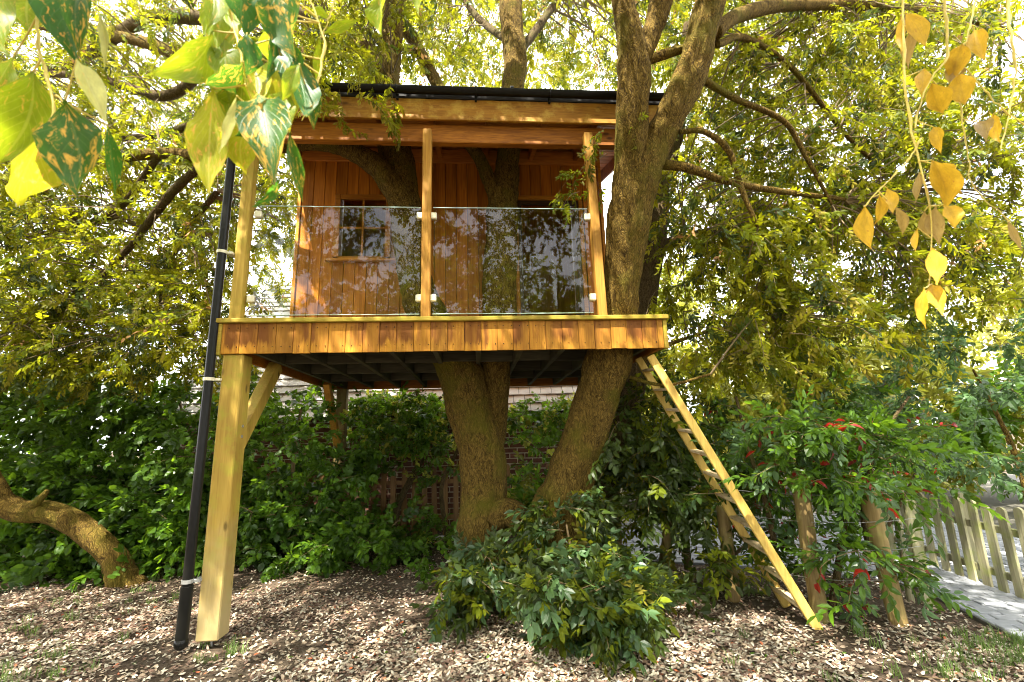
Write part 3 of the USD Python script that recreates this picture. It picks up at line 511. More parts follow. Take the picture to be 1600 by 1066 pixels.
# ------------------------------------------------------------------ the big evergreen tree
def evergreen_tree():
    t = thing('evergreen_tree', 'big spreading evergreen tree whose stout mossy trunks grow up through the tree house', 'tree')
    def log(name, rows, m=BARK, **k): return obj(name, log_mesh(pxlog(rows), **k), m, t, smooth=True)
    A1 = [(752, 985, 5.0, 118), (752, 900, 5.02, 92), (752, 830, 5.0, 76), (756, 760, 4.97, 70), (752, 700, 4.93, 72), (738, 650, 4.88, 72), (724, 600, 4.8, 70), (711, 565, 4.74, 66), (690, 525, 4.70, 62), (662, 480, 4.68, 56), (648, 430, 4.68, 50), (640, 380, 4.68, 50), (633, 320, 4.68, 52), (622, 260, 4.68, 52), (612, 200, 4.7, 46), (606, 130, 4.75, 38), (612, 60, 4.8, 32), (622, -40, 4.8, 30)]
    A2 = [(760, 730, 5.0, 50), (766, 680, 4.97, 46), (772, 620, 4.92, 45), (774, 565, 4.88, 46), (779, 500, 4.84, 50), (782, 430, 4.82, 52), (784, 360, 4.8, 50), (787, 310, 4.8, 46), (793, 260, 4.8, 36), (797, 200, 4.82, 33), (801, 140, 4.86, 34), (806, 100, 4.9, 36), (800, 40, 4.95, 34), (796, -40, 5.0, 32)]
    log('trunk', A1, seed=1); log('trunk', A2, seed=2)
    log('bough', [(784, 330, 4.78, 30), (768, 290, 4.74, 24), (750, 250, 4.72, 20), (726, 212, 4.72, 18), (702, 168, 4.75, 16), (684, 134, 4.9, 19), (665, 100, 5.0, 19), (650, 70, 5.05, 19), (630, 40, 5.1, 20), (600, 5, 5.15, 20), (560, -40, 5.2, 18)], seed=3)
    B1 = [(862, 935, 4.70, 140), (866, 880, 4.68, 112), (876, 810, 4.64, 92), (893, 740, 4.58, 72), (915, 680, 4.5, 66), (933, 620, 4.40, 66), (948, 570, 4.30, 72), (962, 515, 4.22, 62), (971, 450, 4.10, 55), (976, 400, 4.02, 60), (982, 345, 3.92, 66), (996, 290, 3.82, 62), (1020, 235, 3.72, 50), (1048, 180, 3.62, 46), (1080, 115, 3.52, 48), (1097, 50, 3.42, 46), (1113, -10, 3.35, 48), (1130, -80, 3.3, 48)]
    log('trunk', B1, seed=4)
    log('trunk', [(978, 400, 4.0, 34), (979, 330, 3.86, 48), (984, 270, 3.78, 50), (989, 180, 3.6, 50), (990, 110, 3.5, 50), (984, 55, 3.45, 40), (972, 0, 3.4, 32), (962, -60, 3.4, 30)], seed=5)
    log('bough', [(996, 110, 3.52, 30), (1014, 65, 3.5, 28), (1033, 5, 3.5, 34), (1045, -60, 3.5, 32)], seed=6)
    log('bough', [(1000, 98, 3.52, 14), (1030, 88, 3.5, 15), (1068, 76, 3.5, 13)], seed=8)
    log('bough', [(640, 330, 4.62, 34), (612, 290, 4.55, 36), (590, 262, 4.5, 34), (553, 238, 4.45, 30), (512, 224, 4.42, 27), (470, 222, 4.45, 26), (400, 235, 4.5, 22), (330, 246, 4.7, 20), (250, 240, 5.0, 17), (160, 252, 5.4, 14), (60, 270, 5.8, 10)], seed=9)
    log('knot', [(770, 815, 4.86, 40), (790, 800, 4.84, 44), (815, 812, 4.82, 40)], seed=10)
    log('trunk', [(900, 905, 5.5, 64), (915, 860, 5.4, 52), (945, 760, 5.3, 46), (970, 680, 5.2, 42), (990, 600, 5.15, 38), (1003, 500, 5.1, 36), (1015, 420, 5.1, 36), (1026, 330, 5.1, 38), (1042, 250, 5.1, 32), (1065, 150, 5.1, 28), (1080, 40, 5.1, 24)], BARK_DK, seed=11)
    limbs = [
        [(1062, 206, 3.62, 9), (1100, 206, 3.6, 9), (1138, 235, 3.6, 10), (1160, 300, 3.65, 9), (1185, 355, 3.7, 6)],
        [(1034, 256, 3.74, 17), (1080, 264, 3.7, 14), (1130, 282, 3.75, 11), (1200, 296, 3.9, 10), (1320, 312, 4.2, 6)],
        [(1100, 126, 3.55, 12), (1150, 155, 3.7, 10), (1225, 190, 3.9, 8), (1262, 250, 4.0, 7), (1300, 320, 4.1, 4)],
        [(1116, 52, 3.45, 24), (1160, 22, 3.7, 22), (1250, 8, 4.2, 17), (1420, 14, 5.0, 12), (1560, 40, 5.6, 8)],
        [(1120, 70, 3.5, 12), (1165, 60, 4.0, 10), (1240, 110, 4.4, 8), (1330, 220, 4.8, 6), (1420, 300, 5.0, 4)],
        [(1020, 390, 5.1, 20), (1060, 375, 5.2, 16), (1120, 360, 5.4, 12), (1220, 345, 5.7, 9), (1400, 300, 6.0, 6)],
        [(980, 640, 5.2, 14), (1010, 560, 5.0, 8), (1100, 520, 4.8, 6), (1200, 500, 4.8, 4)],
        [(985, 590, 4.25, 7), (1040, 602, 4.0, 5), (1110, 585, 3.9, 4)],
        [(610, 130, 4.75, 26), (560, 70, 5.0, 22), (470, 85, 5.4, 20), (330, 96, 5.8, 22), (200, 60, 6.2, 17), (60, 40, 6.6, 12)],
        [(560, 75, 5.0, 18), (470, 20, 5.4, 16), (350, 30, 5.8, 22), (230, 30, 6.2, 20), (120, 95, 6.6, 15), (0, 140, 7, 9)],
        [(330, 98, 5.8, 14), (260, 150, 6.0, 16), (160, 125, 6.4, 13), (60, 115, 6.8, 10), (-60, 130, 7, 8)],
        [(330, 246, 4.7, 12), (270, 300, 5.0, 13), (190, 400, 5.5, 10), (110, 470, 5.9, 7), (20, 560, 6.3, 4)],
        [(250, 242, 5.0, 10), (180, 330, 5.6, 10), (90, 360, 6.0, 7), (0, 375, 6.4, 5)],
        [(340, 300, 5.2, 9), (300, 350, 5.3, 8), (262, 420, 5.6, 6), (240, 520, 5.8, 4)],
        [(470, 215, 5.2, 9), (400, 130, 5.6, 12), (310, 190, 5.9, 12), (215, 215, 6.2, 10), (100, 200, 6.6, 7)],
        [(806, 90, 4.9, 14), (850, 30, 5.4, 12), (900, -40, 6, 9)], [(800, 70, 4.9, 12), (740, 20, 5.6, 10), (690, -60, 6, 8)],
    ]
    L3 = []
    for i, rows in enumerate(limbs):
        P = pxlog(rows); obj('bough', log_mesh(P, 0.03, 0.06, 12, 20 + i), BARK_DK if rows[0][3] > 6 and i > 8 or i == 5 else BARK, t, smooth=True); L3.append(spline(P, 24)[:, :3])
    # high boughs out of frame carry the roof of leaves
    for i, az in enumerate(np.radians([95, 130, 165, 200, 235, 265])):
        o = np.array([0.1 if i % 2 else 1.3, 4.0, 6.9]); d = np.array([math.sin(az), math.cos(az), 0]); k = np.linspace(0, 1, 6)
        P = np.c_[o + d * (k * 4.8)[:, None] + np.c_[k * 0, k * 0, 1.5 * np.sin(k * 2.6)], np.linspace(.12, .03, 6)]
        obj('bough', log_mesh(P, 0.03, 0.15, 10, 60 + i), BARK_DK, t, smooth=True); L3.append(spline(P, 24)[:, :3])
    L3 = np.vstack(L3); tree = cKDTree(L3)
    G = Growth(11); g = G.g
    MIX = np.r_[np.repeat(np.arange(0, 5), 6), np.repeat(np.arange(5, 10), 4), np.repeat(np.arange(10, 15), 2), [15]]
    def keep(p):
        px, py, z = seen(p)
        if z < 0.3 or abs(px - 800) > 1000: return p[2] > 4.2 or np.hypot(p[0], p[1]) > 2.5
        inframe = -60 < px < 1660 and -60 < py < 1126
        if inframe and z < 3.1: return False
        if 372 < px < 1062 and py > 150 and z < 5.3: return False
        if 400 < px < 960 and py > 95 and z < 4.9: return False
        return not (inframe and py > 655 and px < 1000)
    def mass(n, poly, Y0, Y1, chain=(0.45, 0.9), sprigs=7, gap=0.46, freq=1.1, mix=MIX, link=0.6, lean=(0, 0)):
        from shapely.geometry import Polygon, Point
        pg = Polygon(poly); x0, y0, x1, y1 = pg.bounds; made = 0; tries = 0
        while made < n and tries < n * 30:
            tries += 1; px, py = g.uniform(x0, x1), g.uniform(y0, y1)
            if not pg.contains(Point(px, py)): continue
            p = at(px, py, g.uniform(Y0, Y1))
            if meshkit.fbm((p * freq)[None], 3, 4)[0] < gap + g.normal(0, .05) or not keep(p): continue
            Lc = g.uniform(*chain); a = g.uniform(0, 2 * math.pi)
            st = p + np.array([0, 0, Lc * .45]); end = np.array([math.cos(a) + lean[0], math.sin(a) + lean[1], 0.15])
            if not keep(st + np.array([0, 0, -Lc])): Lc *= .4
            G.twig(st, end, Lc, sprigs, droop=1.5, mix=mix, r=.0045)
            if g.random() < link:
                dist, k = tree.query(st)
                if 0.2 < dist < 2.2:
                    q = L3[k]; u = np.linspace(0, 1, 7)[:, None]; mid = (q + st) / 2 + np.array([0, 0, .18 * dist]) + g.normal(0, .08 * dist, 3)
                    C = (1 - u) ** 2 * q + 2 * u * (1 - u) * mid + u ** 2 * st
                    if all(keep(c) for c in C[2:]): G.tw.add(*tube(C, np.linspace(.005 + .006 * dist, .0045, 7), 5, False))
            made += 1
    mass(470, [(1040, -60), (1660, -60), (1660, 430), (1500, 450), (1390, 540), (1250, 590), (1040, 560)], 4.0, 6.2, gap=.44)
    mass(190, [(1040, 330), (1500, 330), (1420, 530), (1250, 620), (1040, 620)], 3.9, 5.6, gap=.41)
    mass(34, [(1380, 430), (1660, 380), (1660, 560), (1450, 600)], 4.2, 6.0, gap=.44)
    mass(480, [(-60, 230), (350, 230), (350, 560), (250, 600), (-60, 640)], 4.9, 7.2, gap=.43)
    mass(130, [(-60, 480), (340, 450), (350, 600), (180, 640), (-60, 630)], 4.9, 6.2, gap=.36)
    mass(90, [(350, 250), (470, 250), (470, 420), (350, 480)], 5.6, 7.4, gap=.40)
    mass(430, [(-60, -80), (480, -80), (480, 230), (-60, 230)], 5.0, 8.5, gap=.40)
    mass(640, [(440, -90), (1060, -90), (1060, 140), (440, 140)], 5.4, 9.5, gap=.34)
    mass(400, [(380, -90), (1160, -90), (1160, 150), (380, 150)], 9.0, 12.0, gap=.30)
    mass(380, [(1040, -60), (1500, -60), (1440, 420), (1040, 420)], 6.0, 7.5, gap=.34)
    mass(120, [(1040, 0), (1420, 0), (1420, 360), (1040, 420)], 4.2, 6.2, gap=.34)
    mass(170, [(-60, 120), (470, 120), (470, 480), (-60, 480)], 7.2, 9.5, gap=.36)
    mass(330, [(-60, -80), (480, -80), (480, 200), (-60, 200)], 8.0, 11.5, gap=.32)
    mass(60, [(460, -60), (640, -60), (640, 130), (460, 120)], 3.9, 5.0, gap=.36)
    # roof of leaves above and around, out of frame
    for i in range(1700):
        a, rr = g.uniform(0, 2 * math.pi), 7.0 * math.sqrt(g.uniform(0, 1)); c = np.array([0.2 + rr * math.sin(a), 3.4 + rr * math.cos(a), 0])
        zt = 8.0 - 3.6 * (rr / 7.0) ** 2.2; p = c + [0, 0, zt + g.uniform(-.9, .5)]
        px, py, z = seen(p)
        if z > .3 and -60 < px < 1660 and -60 < py < 1126: continue
        if p[1] < 1.2 and p[2] < 4.4 or p[1] > 6.5 or p[0] > 5.5: continue
        if meshkit.fbm((p * .8)[None], 3, 9)[0] < .45: continue
        G.twig(p, (math.cos(a), math.sin(a), .2), g.uniform(.5, .9), 8, droop=1.3, mix=MIX)
    # the crown between the sun and the porch: most of the yard lies in its shade
    for i in range(1500):
        q = np.array([g.uniform(-7.5, 4.6), g.uniform(.6, 7.2), 0.0]); zt = g.uniform(5.0, 8.6); p = q + SUN_DIR * zt / SUN_DIR[2]
        if q[0] > 1.8 and q[1] > 5.2: continue
        px, py, z = seen(p)
        if z > .3 and -60 < px < 1660 and -60 < py < 1126: continue
        if meshkit.fbm((p * 1.0)[None], 3, 15)[0] < .36: continue
        G.twig(p, (g.normal(), g.normal(), .2), g.uniform(.5, .9), 8, droop=1.3, mix=MIX)
    # sprays of leaves hanging before the roof edge, by the right hand post and round the trunks
    for px, py, Y, L in [(560, 60, 3.55, .5), (590, 95, 3.5, .55), (540, 70, 3.6, .45), (515, 110, 3.55, .3), (610, 130, 3.5, .4), (560, 150, 3.5, .3), (500, 60, 3.7, .5), (600, 40, 3.7, .5), (480, 110, 3.75, .35), (530, 140, 3.5, .35), (400, 95, 3.4, .4), (425, 110, 3.4, .4), (450, 90, 3.45, .45), (470, 130, 3.4, .35), (385, 130, 3.4, .35), (440, 60, 3.5, .5), (410, 150, 3.4, .3), (395, 70, 3.4, .45), (415, 60, 3.42, .5), (430, 85, 3.4, .45), (460, 60, 3.45, .5), (475, 85, 3.4, .45), (455, 125, 3.4, .4), (490, 100, 3.42, .45), (380, 100, 3.4, .4)]:
        G.twig(at(px, py, Y), (g.normal(), g.normal(), -.3), L, 7, droop=1.6, mix=[0, 1, 2, 5, 6], r=.003, scale=.9)
    for px, py, Y, L in [(925, 245, 3.85, .4), (900, 270, 3.86, .35), (905, 300, 3.85, .3), (948, 240, 4.0, .4), (945, 290, 4.0, .3), (1015, 175, 3.5, .2), (945, 200, 3.6, .2)]:
        G.twig(at(px, py, Y), (-.6, g.normal(0, .3), -.3), L, 4, droop=1.0, mix=[5, 6, 7, 8], r=.003, scale=.8)
    protos = protos_of([L_OLIVE, L_GREEN, L_DEEP], range(100, 105), n=16, L=.070, W=.027) + [(sprig(120, n=5), L_DRY)]
    G.put(t, protos)
    return t
evergreen_tree()

# ------------------------------------------------------------------ leaning tree on the left
def leaning_tree():
    t = thing('leaning_tree', 'small tree with a curved brown trunk leaning out of the left edge', 'tree')
    P = pxlog([(208, 935, 5.35, 56), (192, 905, 5.30, 42), (178, 872, 5.25, 36), (150, 842, 5.2, 34), (112, 815, 5.15, 33), (70, 800, 5.1, 33), (25, 797, 5.05, 33), (-25, 765, 5.0, 38), (-90, 690, 5.0, 34), (-170, 560, 5.1, 28), (-220, 430, 5.3, 20)])
    obj('trunk', log_mesh(P, seed=31), BARK, t, smooth=True)
    obj('branch_stub', log_mesh(pxlog([(40, 805, 5.08, 15), (56, 786, 5.0, 12), (68, 774, 4.97, 9), (74, 766, 4.96, 6)]), sides=14, seed=32), BARK, t, smooth=True)
    obj('branch_stub', log_mesh(pxlog([(0, 795, 5.05, 26), (8, 770, 5.02, 16), (-20, 720, 5.0, 10)]), sides=14, seed=33), BARK, t, smooth=True)
    G = Growth(33); g = G.g
    for i in range(70):
        p = at(g.uniform(-420, -60), g.uniform(250, 640), g.uniform(4.6, 6.2)); G.twig(p, (g.normal(), g.normal(), .4), .8, 8, droop=1.2, mix=range(4))
    G.put(t, protos_of([L_GREEN, L_OLIVE], (131, 132)))
leaning_tree()

# ------------------------------------------------------------------ shrubs
def shrub(name, label, seed, regions, protos, stems=(), sprigs=6, chain=(.25, .55), droop=.7, mix=None, group=None, stem_mat=TWIG, base=None, cat='shrub', twig_mat=TWIG, up=0.5):
    from shapely.geometry import Polygon, Point
    t = thing(name, label, cat, group=group); G = Growth(seed); g = G.g; mix = mix if mix is not None else range(len(protos))
    for i, rows in enumerate(stems): obj('stem', log_mesh(pxlog(rows), 0.02, 0.05, 10, seed + i), stem_mat, t, smooth=True)
    for n, poly, Y0, Y1, gap in regions:
        pg = Polygon(poly); x0, y0, x1, y1 = pg.bounds; made = tries = 0
        while made < n and tries < 30 * n:
            tries += 1; px, py = g.uniform(x0, x1), g.uniform(y0, y1)
            if not pg.contains(Point(px, py)): continue
            p = at(px, py, g.uniform(Y0, Y1))
            if p[2] < GZ + .05 or meshkit.fbm((p * 1.6)[None], 3, seed)[0] < gap + g.normal(0, .05): continue
            a = g.uniform(0, 2 * math.pi); L = g.uniform(*chain)
            G.twig(p - np.array([0, 0, .1 * L]), (math.cos(a), math.sin(a) - .45, up), L, sprigs, droop=droop, mix=mix, r=.004); made += 1
    G.put(t, protos, 'foliage')
    return t
HP = dict(n=9, L=.088, W=.064, stem=.22, hang=.25, curl=.25)
hedge_protos = protos_of([L_HEDGE], (141, 142, 143), **HP) + protos_of([L_HEDGE2], (144, 145), **HP)
HMIX = [0, 1, 2, 0, 1, 2, 3, 4]
shrub('hedge_shrub', 'dense bright green hedge shrub behind the leaning trunk at far left', 41,
      [(420, [(-80, 600), (330, 600), (330, 900), (-80, 925)], 5.55, 6.9, .40), (150, [(-80, 740), (330, 720), (330, 890), (-80, 915)], 5.62, 6.1, .42)], hedge_protos, mix=HMIX,
      stems=[[(185, 880, 6.3, 7), (180, 760, 6.3, 6), (200, 640, 6.4, 5), (230, 560, 6.5, 3)], [(60, 890, 6.2, 8), (90, 760, 6.3, 6), (80, 640, 6.4, 4)], [(290, 880, 6.3, 8), (300, 760, 6.4, 6), (280, 620, 6.5, 4)]], group='hedge shrubs before the brick house')
shrub('hedge_shrub', 'leafy green hedge shrub between the front post and the rear post', 42,
      [(135, [(330, 600), (500, 610), (500, 700), (560, 720), (560, 880), (330, 885)], 5.7, 7.0, .46), (85, [(350, 770), (560, 790), (700, 850), (640, 885), (350, 880)], 5.6, 6.4, .42), (20, [(500, 690), (580, 690), (580, 760), (500, 760)], 5.9, 6.9, .40)], hedge_protos, mix=HMIX,
      stems=[[(450, 880, 6.3, 8), (455, 760, 6.3, 6), (470, 640, 6.4, 4)], [(350, 880, 6.3, 8), (365, 740, 6.4, 6), (350, 620, 6.4, 4)]], group='hedge shrubs before the brick house')
shrub('climbing_shrub', 'thin stemmed climbing shrub with sunlit leaves against the brick wall', 43,
      [(110, [(560, 620), (725, 615), (725, 690), (660, 700), (560, 680)], 6.6, 7.5, .40), (36, [(790, 640), (905, 620), (890, 700), (800, 690)], 6.4, 7.4, .38), (14, [(570, 690), (720, 690), (720, 830), (620, 850)], 6.5, 7.2, .48), (14, [(560, 820), (725, 820), (725, 850), (560, 870)], 6.2, 7.0, .42), (36, [(800, 700), (900, 680), (880, 800), (800, 800)], 5.4, 6.6, .46)],
      protos_of([L_HEDGE], (146, 147), n=9, L=.085, W=.045, stem=.2, hang=.2) + protos_of([L_LIME], (148,), n=9, L=.085, W=.045, stem=.2, hang=.2), mix=[0, 1, 0, 1, 2], sprigs=6, stem_mat=BARK_DK,
      stems=[[(610, 860, 7.0, 12), (622, 790, 7.0, 11), (650, 735, 7.0, 10), (668, 690, 7.0, 9), (664, 650, 7.0, 8), (650, 610, 7.0, 5)], [(655, 730, 7.0, 7), (640, 700, 7.0, 6), (658, 650, 7.0, 5), (690, 620, 7.0, 4)], [(700, 850, 6.8, 8), (690, 760, 6.8, 7), (715, 700, 6.9, 5), (720, 620, 7, 4)]])
SP = dict(n=10, L=.080, W=.036, stem=.2, hang=.35, curl=.3)
shrub('basal_shrub', 'dark glossy shrub of suckers spreading round the foot of the big trunks', 44,
      [(75, [(720, 890), (780, 850), (900, 820), (1000, 870), (1030, 960), (900, 985), (740, 930)], 3.8, 4.7, .36), (75, [(860, 890), (965, 870), (1015, 955), (950, 995), (860, 970)], 3.4, 4.0, .36), (12, [(840, 760), (930, 760), (960, 840), (820, 820)], 4.1, 4.5, .44), (20, [(710, 870), (780, 840), (780, 930), (720, 930)], 3.9, 4.6, .38)],
      protos_of([L_GREEN], (151, 152), **SP) + protos_of([L_DEEP], (153, 154, 155), **SP) + protos_of([L_TEAL], (156,), **SP), mix=[0, 1, 2, 3, 4, 2, 3, 5, 5], sprigs=7, chain=(.18, .36), droop=1.0, up=.35,
      stems=[[(800, 950, 4.3, 8), (780, 900, 4.2, 6), (750, 860, 4.15, 3)], [(880, 960, 4.2, 9), (895, 890, 4.15, 6), (885, 820, 4.2, 3)], [(930, 970, 4.1, 8), (955, 920, 4.0, 5), (975, 895, 3.9, 3)], [(840, 970, 4.2, 7), (848, 900, 4.1, 5), (835, 850, 4.1, 3)]])
shrub('trailing_shrub', 'dark small leaved shrub trailing behind the top of the ladder and the trunk', 47,
      [(95, [(985, 560), (1070, 600), (1140, 740), (1120, 790), (1000, 810), (960, 720)], 4.5, 5.6, .38), (10, [(1060, 820), (1130, 820), (1140, 890), (1080, 900)], 4.2, 4.8, .46), (34, [(960, 690), (1040, 690), (1030, 800), (970, 810)], 4.6, 5.4, .4)],
      protos_of([L_GREEN], (161,), **SP) + protos_of([L_DEEP], (162, 163), **SP), mix=[0, 1, 2, 1], sprigs=7, droop=1.4, chain=(.35, .6),
      stems=[[(1030, 905, 5.0, 10), (1040, 800, 4.9, 7), (1020, 650, 4.9, 4)], [(1075, 890, 5.0, 12), (1070, 780, 5.0, 8), (1090, 660, 5.0, 5)], [(1130, 880, 5.1, 6), (1180, 840, 5.0, 5), (1225, 800, 4.9, 3)]])
LP = dict(n=10, L=.080, W=.033, stem=.22, hang=.3, curl=.3)
shrub('red_tipped_shrub', 'tall shrub with glossy green and scattered red leaves along the stake fence', 45,
      [(88, [(1100, 640), (1250, 590), (1420, 640), (1440, 720), (1380, 800), (1160, 790), (1090, 700)], 4.0, 5.2, .36), (16, [(1270, 800), (1380, 790), (1390, 870), (1370, 915), (1300, 920)], 3.7, 4.2, .44), (46, [(1180, 640), (1400, 660), (1400, 760), (1200, 750)], 3.6, 4.1, .36), (16, [(1170, 780), (1260, 790), (1240, 880), (1190, 880)], 4.3, 4.9, .5), (2, [(1390, 860), (1420, 840), (1420, 900), (1400, 920)], 3.6, 3.9, .42)],
      protos_of([L_HEDGE], (171, 172), **LP) + protos_of([L_TEAL], (173,), **LP) + protos_of([L_HEDGE2], (174,), **LP) + protos_of([L_RED], (175,), n=2, L=.09, W=.036, stem=.15, hang=.3), mix=[0, 1, 2, 3, 0, 1, 2, 3, 0, 1, 4, 3, 0, 1, 2, 0, 1, 3, 4], sprigs=6, chain=(.3, .6), droop=.9, stem_mat=BARK_DK,
      stems=[[(1215, 935, 4.3, 11), (1205, 820, 4.3, 9), (1170, 700, 4.3, 6), (1150, 620, 4.4, 4)], [(1300, 950, 3.9, 12), (1320, 800, 4.0, 9), (1310, 680, 4.0, 6)], [(1400, 930, 3.9, 12), (1350, 820, 4.0, 9), (1370, 700, 4.0, 6), (1420, 620, 4.1, 4)], [(1225, 860, 4.6, 9), (1250, 760, 4.6, 7), (1235, 650, 4.6, 4)], [(1370, 850, 3.9, 6), (1400, 800, 3.8, 5), (1430, 740, 3.8, 3)]])

# ------------------------------------------------------------------ stake and wire fence
def stake_fence():
    t = thing('stake_fence', 'round wooden stakes with thin wire along the shrubs by the path', 'fence')
    rows = [((1042, 905), (1040, 770), 4.85, 15), ((1147, 933), (1128, 790), 4.35, 20), ((1281, 964), (1246, 735), 3.85, 25), ((1402, 955), (1350, 745), 3.78, 26), ((965, 860), (961, 735), 5.2, 13)]
    tops = []
    for (bx, by), (tx, ty), Y, w in rows:
        b = at(bx, by, Y); b[2] = GZ - .1; tp = at(tx, ty, Y + .06); r = .5 * w * depth_px(b)
        P = np.c_[np.linspace(b, tp, 8), np.full(8, r)]; obj('stake', log_mesh(P, .012, .05, 18, int(bx)), W_STAKE, t, smooth=True); tops.append((b, tp))
    tops = [tops[4]] + tops[:4]
    for h in (.25, .45, .65, .85):
        P = np.array([b + (a - b) * ((h - b[2]) / (a[2] - b[2])) + [0, -.05, 0] for b, a in tops]); P = np.vstack([P, P[-1] + [.35, .1, 0]]); obj('wire', tube(spline(P, 40), .0016, 4), STEEL, t)
stake_fence()

# ------------------------------------------------------------------ picket fences
def pickets(name, label, pts, hs, w, gap, mt, post_every, pointed=True, rails=(.22, .72), th=.02):
    a, b = np.array(pts[0], float), np.array(pts[1], float); L = np.linalg.norm(b - a); d = (b - a) / L; nrm = np.array([-d[1], d[0]])
    t = thing(name, label, 'fence', (*a, GZ), math.degrees(math.atan2(d[1], d[0]))); n = int(L / (w + gap)); H = hs
    for i in range(n):
        x = i * (w + gap); h = H * rng.uniform(.97, 1.03); k = rng.normal(0, .008)
        an = np.linspace(0, math.pi, 7); top = np.c_[x + w / 2 + w / 2 * np.cos(an), h - w * .45 + w * .45 * np.sin(an)] if pointed else np.array([[x + w, h], [x, h]])
        pr = np.vstack([[[x, .03], [x + w, .03]], top]); pr[:, 0] += k * pr[:, 1] / H
        m = len(pr); v = np.vstack([np.c_[pr[:, 0], np.full(m, -th), pr[:, 1]], np.c_[pr[:, 0], np.full(m, 0.0), pr[:, 1]]])
        f = [(0, j, j + 1) for j in range(1, m - 1)] + [(m, m + j + 1, m + j) for j in range(1, m - 1)]
        for j in range(m): q = (j + 1) % m; f += [(j, m + j, m + q), (j, m + q, q)]
        obj('picket', (v, np.array(f)), mt, t)
    for h in rails: obj('rail', rbox(-.02, L, .001, .035, h * H - .03, h * H + .03, .004), mt, t)
    for i in range(int(L / post_every) + 1): obj('fence_post', rbox(i * post_every - .04, i * post_every + .04, .036, .116, -.2, H * 1.05, .006), mt, t)
    return t
pickets('picket_fence', 'pale weathered picket fence with rounded tops beside the paved path', [(4.30, 5.9), (3.93, 3.35)], .74, .085, .075, W_PICKET, 1.25)
pickets('picket_fence', 'low brown picket fence in shade before the brick wall', [(-4.6, 7.22), (1.2, 7.22)], 1.0, .075, .078, W_PICKET2, 1.9, rails=(.30, .80))
def gate_post():
    b = gr(1452, 945); t = thing('gate_post', 'grey weathered upright gate board between the shrub and the path', 'post', b)
    obj('board', rbox(-.045, .045, 0, .03, -.05, .80, .005), W_PICKET, t); obj('stake', tube(np.array([[-.10, .06, -.1], [-.08, .06, .72]]), .028, 10), W_PICKET, t, smooth=40)
gate_post()
t = thing('low_rail', 'thin pale pipe lying along the foot of the brown picket fence', 'pipe', (0, 0, 0)); P = np.array([at(590, 843, 7.05), at(722, 838, 7.05), at(760, 838, 7.05)]); obj('pipe', tube(P, .018, 8), PIPE_W, t)

# ------------------------------------------------------------------ trees and bushes beyond the path, sunlit
def far_tree(name, label, c, h, rad, mats, seed, n, z0=.3, trunk=.08, sprig_kw=None, scale=1.6, group=None):
    t = thing(name, label, 'tree', group=group); G = Growth(seed); g = G.g; c = np.array([c[0], c[1], GZ])
    k = np.linspace(0, 1, 6); P = np.c_[c[0] + .25 * np.sin(k * 2.5 + seed), np.full(6, c[1]), c[2] + k * h * .8, trunk * (1 - .8 * k)]
    obj('trunk', log_mesh(P, .03, .12, 12, seed), BARK, t, smooth=True)
    for i in range(n):
        u = g.normal(size=3); u /= np.linalg.norm(u); r = g.uniform(.45, 1) ** .5; p = c + np.array([0, 0, (z0 + 1) / 2 * h]) + u * r * np.array([rad, rad, h * (1 - z0) / 2])
        if meshkit.fbm((p * .9)[None], 3, seed)[0] < .42: continue
        G.twig(p, (u[0], u[1], .3), g.uniform(.5, .9) * scale / 1.6, 7, droop=1.1, scale=scale)
    G.put(t, protos_of(mats, (seed + 1, seed + 2), n=12, L=.085, W=.04, stem=.24) if len(mats) == 1 else protos_of(mats, (seed + 1,), n=9, L=.085, W=.04, stem=.2))
far_tree('blue_green_tree', 'slender blue green tree standing behind the picket fence at right edge', (5.05, 5.1), 2.5, .95, [L_TEAL], 51, 100, z0=.30, trunk=.05, scale=1.1)
for i, (c, h, rd, m, lab) in enumerate([((7.2, 10.2), 3.4, 1.7, [L_LIME], 'low yellow green bush in the sunny yard behind the shrub'), ((4.4, 11.3), 4.4, 2.1, [L_LIME], 'bright yellow green tree in full sun beyond the yard'), ((10.2, 11.6), 5.0, 2.4, [L_LIME], 'sunlit yellow green tree seen over the picket fence'),
                                        ((6.4, 14.0), 7.0, 2.6, [L_GREEN], 'taller green tree standing farthest off beyond the yard'), ((9.6, 7.6), 2.6, 1.2, [L_HEDGE], 'round green bush at the right edge behind the fence'), ((1.2, 13.5), 6.0, 2.4, [L_GREEN], 'green tree beyond the yard, seen behind the ladder')]):
    far_tree('garden_tree', lab, c, h, rd, m, 70 + 5 * i, 220, z0=.08, trunk=.12, scale=2.0, group='trees beyond the paved yard')
for i, (c, h, rd) in enumerate([((-5.5, -7.5), 8.0, 3.0), ((0.5, -9.5), 9.0, 3.2), ((6.0, -7.5), 8.0, 3.0), ((-9.5, -1.5), 7.0, 2.6), ((10.5, -1.0), 7.5, 2.6)]):
    far_tree('lawn_tree', ['broad green tree on the lawn', 'tallest green tree on the lawn', 'round green tree on the lawn', 'green tree at the left of the lawn', 'green tree at the right of the lawn'][i] + ' behind the viewpoint', c, h, rd, [L_GREEN, L_OLIVE], 110 + 5 * i, 520, z0=.22, trunk=.22, scale=1.8, group='trees on the lawn')

